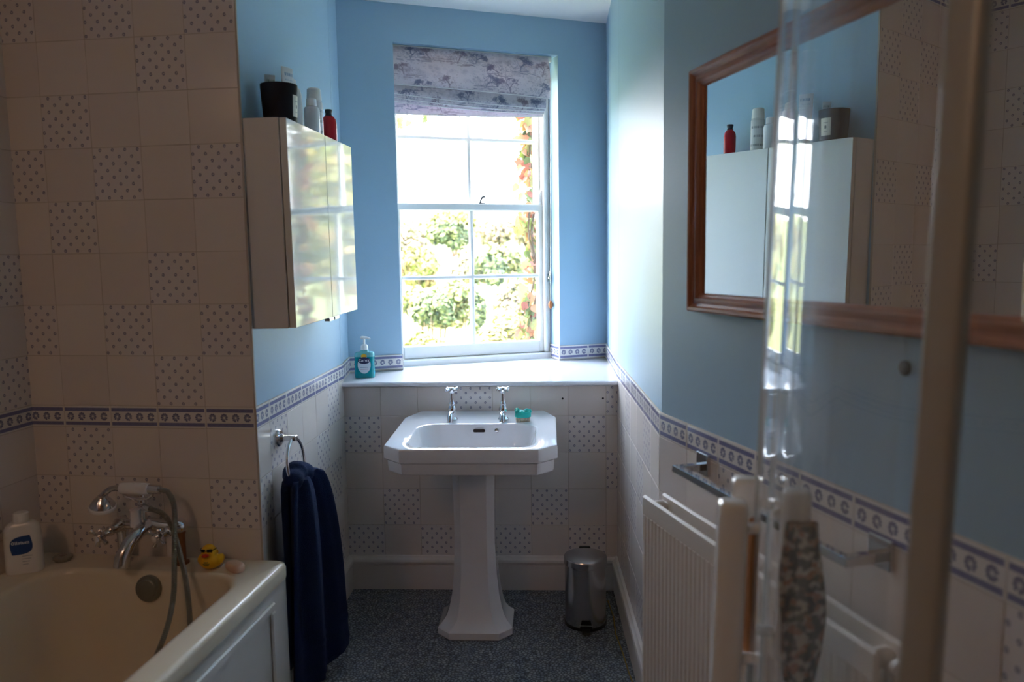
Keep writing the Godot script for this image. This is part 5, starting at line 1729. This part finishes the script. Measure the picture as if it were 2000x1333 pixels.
	# frame: post, second post, rails
	var post := func(called: String, R: float, a: float):
		var m := MB.new()
		var rings := []
		for y in [0.0, 0.7, 1.4, 2.0]:
			var ring := PackedVector3Array()
			var c: Vector3 = on.call(R, a, y)
			for i in 24:
				var an := TAU * i / 24
				var ca := cos(an); var sa := sin(an)
				var rad := Vector3(cos(a), 0, sin(a)); var tang := Vector3(-sin(a), 0, cos(a))
				ring.append(c + rad * signf(ca) * pow(absf(ca), 0.55) * 0.012 - tang * signf(sa) * pow(absf(sa), 0.55) * 0.0185)
			rings.append(ring)
		var n0: Vector3 = (rings[0][0] - on.call(R, a, 0.0)).cross(rings[0][1] - on.call(R, a, 0.0))
		if n0.y < 0:
			for k in rings.size(): rings[k].reverse()
		m.loft(rings)
		built(called, m, M.profile, t, 40.0)
	post.call("post", 0.523, aP - 0.01)
	# fixed pane running on towards the camera, and its post
	var tang := Vector3(sin(aP), 0, -cos(aP))
	if tang.z < 0: tang = -tang
	var pa: Vector3 = on.call(0.523, aP, 1.2)
	var g := MB.new()
	var q0: Vector3 = pa + tang * 0.016; var q1: Vector3 = pa + tang * 0.62
	g.quad(lean.call(Vector3(q0.x, y0, q0.z)), lean.call(Vector3(q1.x, y0, q1.z)), lean.call(Vector3(q1.x, y1, q1.z)), lean.call(Vector3(q0.x, y1, q0.z)))
	built("fixed_pane", g, M.shower_glass, t, 0.0)
	mb = MB.new()
	mb.box(Vector3(-0.018, 0, -0.018), Vector3(0.018, 2.0, 0.018), 0.006, Transform3D(Basis.IDENTITY, Vector3(q1.x, 0, q1.z)))
	built("end_post", mb, M.plastic_white, t)
	for y in [[0.0, 0.075], [1.925, 1.975]]:
		arc.call("rail", 0.542, aP, aE2, 0.05, y[0], y[1], M.plastic_white, t)
		mb = MB.new()
		var dz := atan2(tang.x, tang.z)
		mb.box(Vector3(-0.018, y[0], 0.0), Vector3(0.018, y[1], 0.62), 0.003, Transform3D(Basis(Vector3.UP, dz), lean.call(Vector3(pa.x, 0, pa.z)) if y[0] == 0.0 else Vector3(pa.x + 0.022, 0, pa.z)))
		built("rail", mb, M.plastic_white, t)
	# mottled cloth hanging behind the inner handle
	var n := FastNoiseLite.new(); n.seed = 3; n.frequency = 0.045; n.fractal_octaves = 3
	var im := Image.create(128, 256, false, Image.FORMAT_RGB8)
	for y in 256:
		for x in 128:
			var v := n.get_noise_2d(x * 1.3, y) * 0.5 + 0.5
			var w := n.get_noise_2d(x * 1.3 + 500, y + 200)
			var c := rgb(58, 55, 52).lerp(rgb(190, 178, 162), smoothstep(0.42, 0.6, v))
			if w > 0.18 and v > 0.45: c = rgb(164, 110, 74)
			im.set_pixel(x, y, c)
	var cm := mat(Color.WHITE, 0.9); cm.albedo_texture = img_tex(im)
	var cl := MB.new()
	var rings := []
	var cc := Vector3(0.362, 0, -1.078)
	for j in 13:
		var b := j / 12.0
		var r := PackedVector3Array()
		for i in 24:
			var an := TAU * i / 24
			var rr := (0.022 + 0.010 * sin(b * PI)) * (1.0 + 0.12 * sin(an * 3.0 + b * 6.0))
			r.append(cc + Vector3(rr * cos(an) * 1.0, 0.74 + 0.24 * b, -rr * sin(an) * 0.55))
		rings.append(r)
	cl.loft(rings)
	tag(built("patterned_cloth", cl, cm, null, 60.0), "dark and cream mottled cloth hanging behind the glass shower door", "cloth")
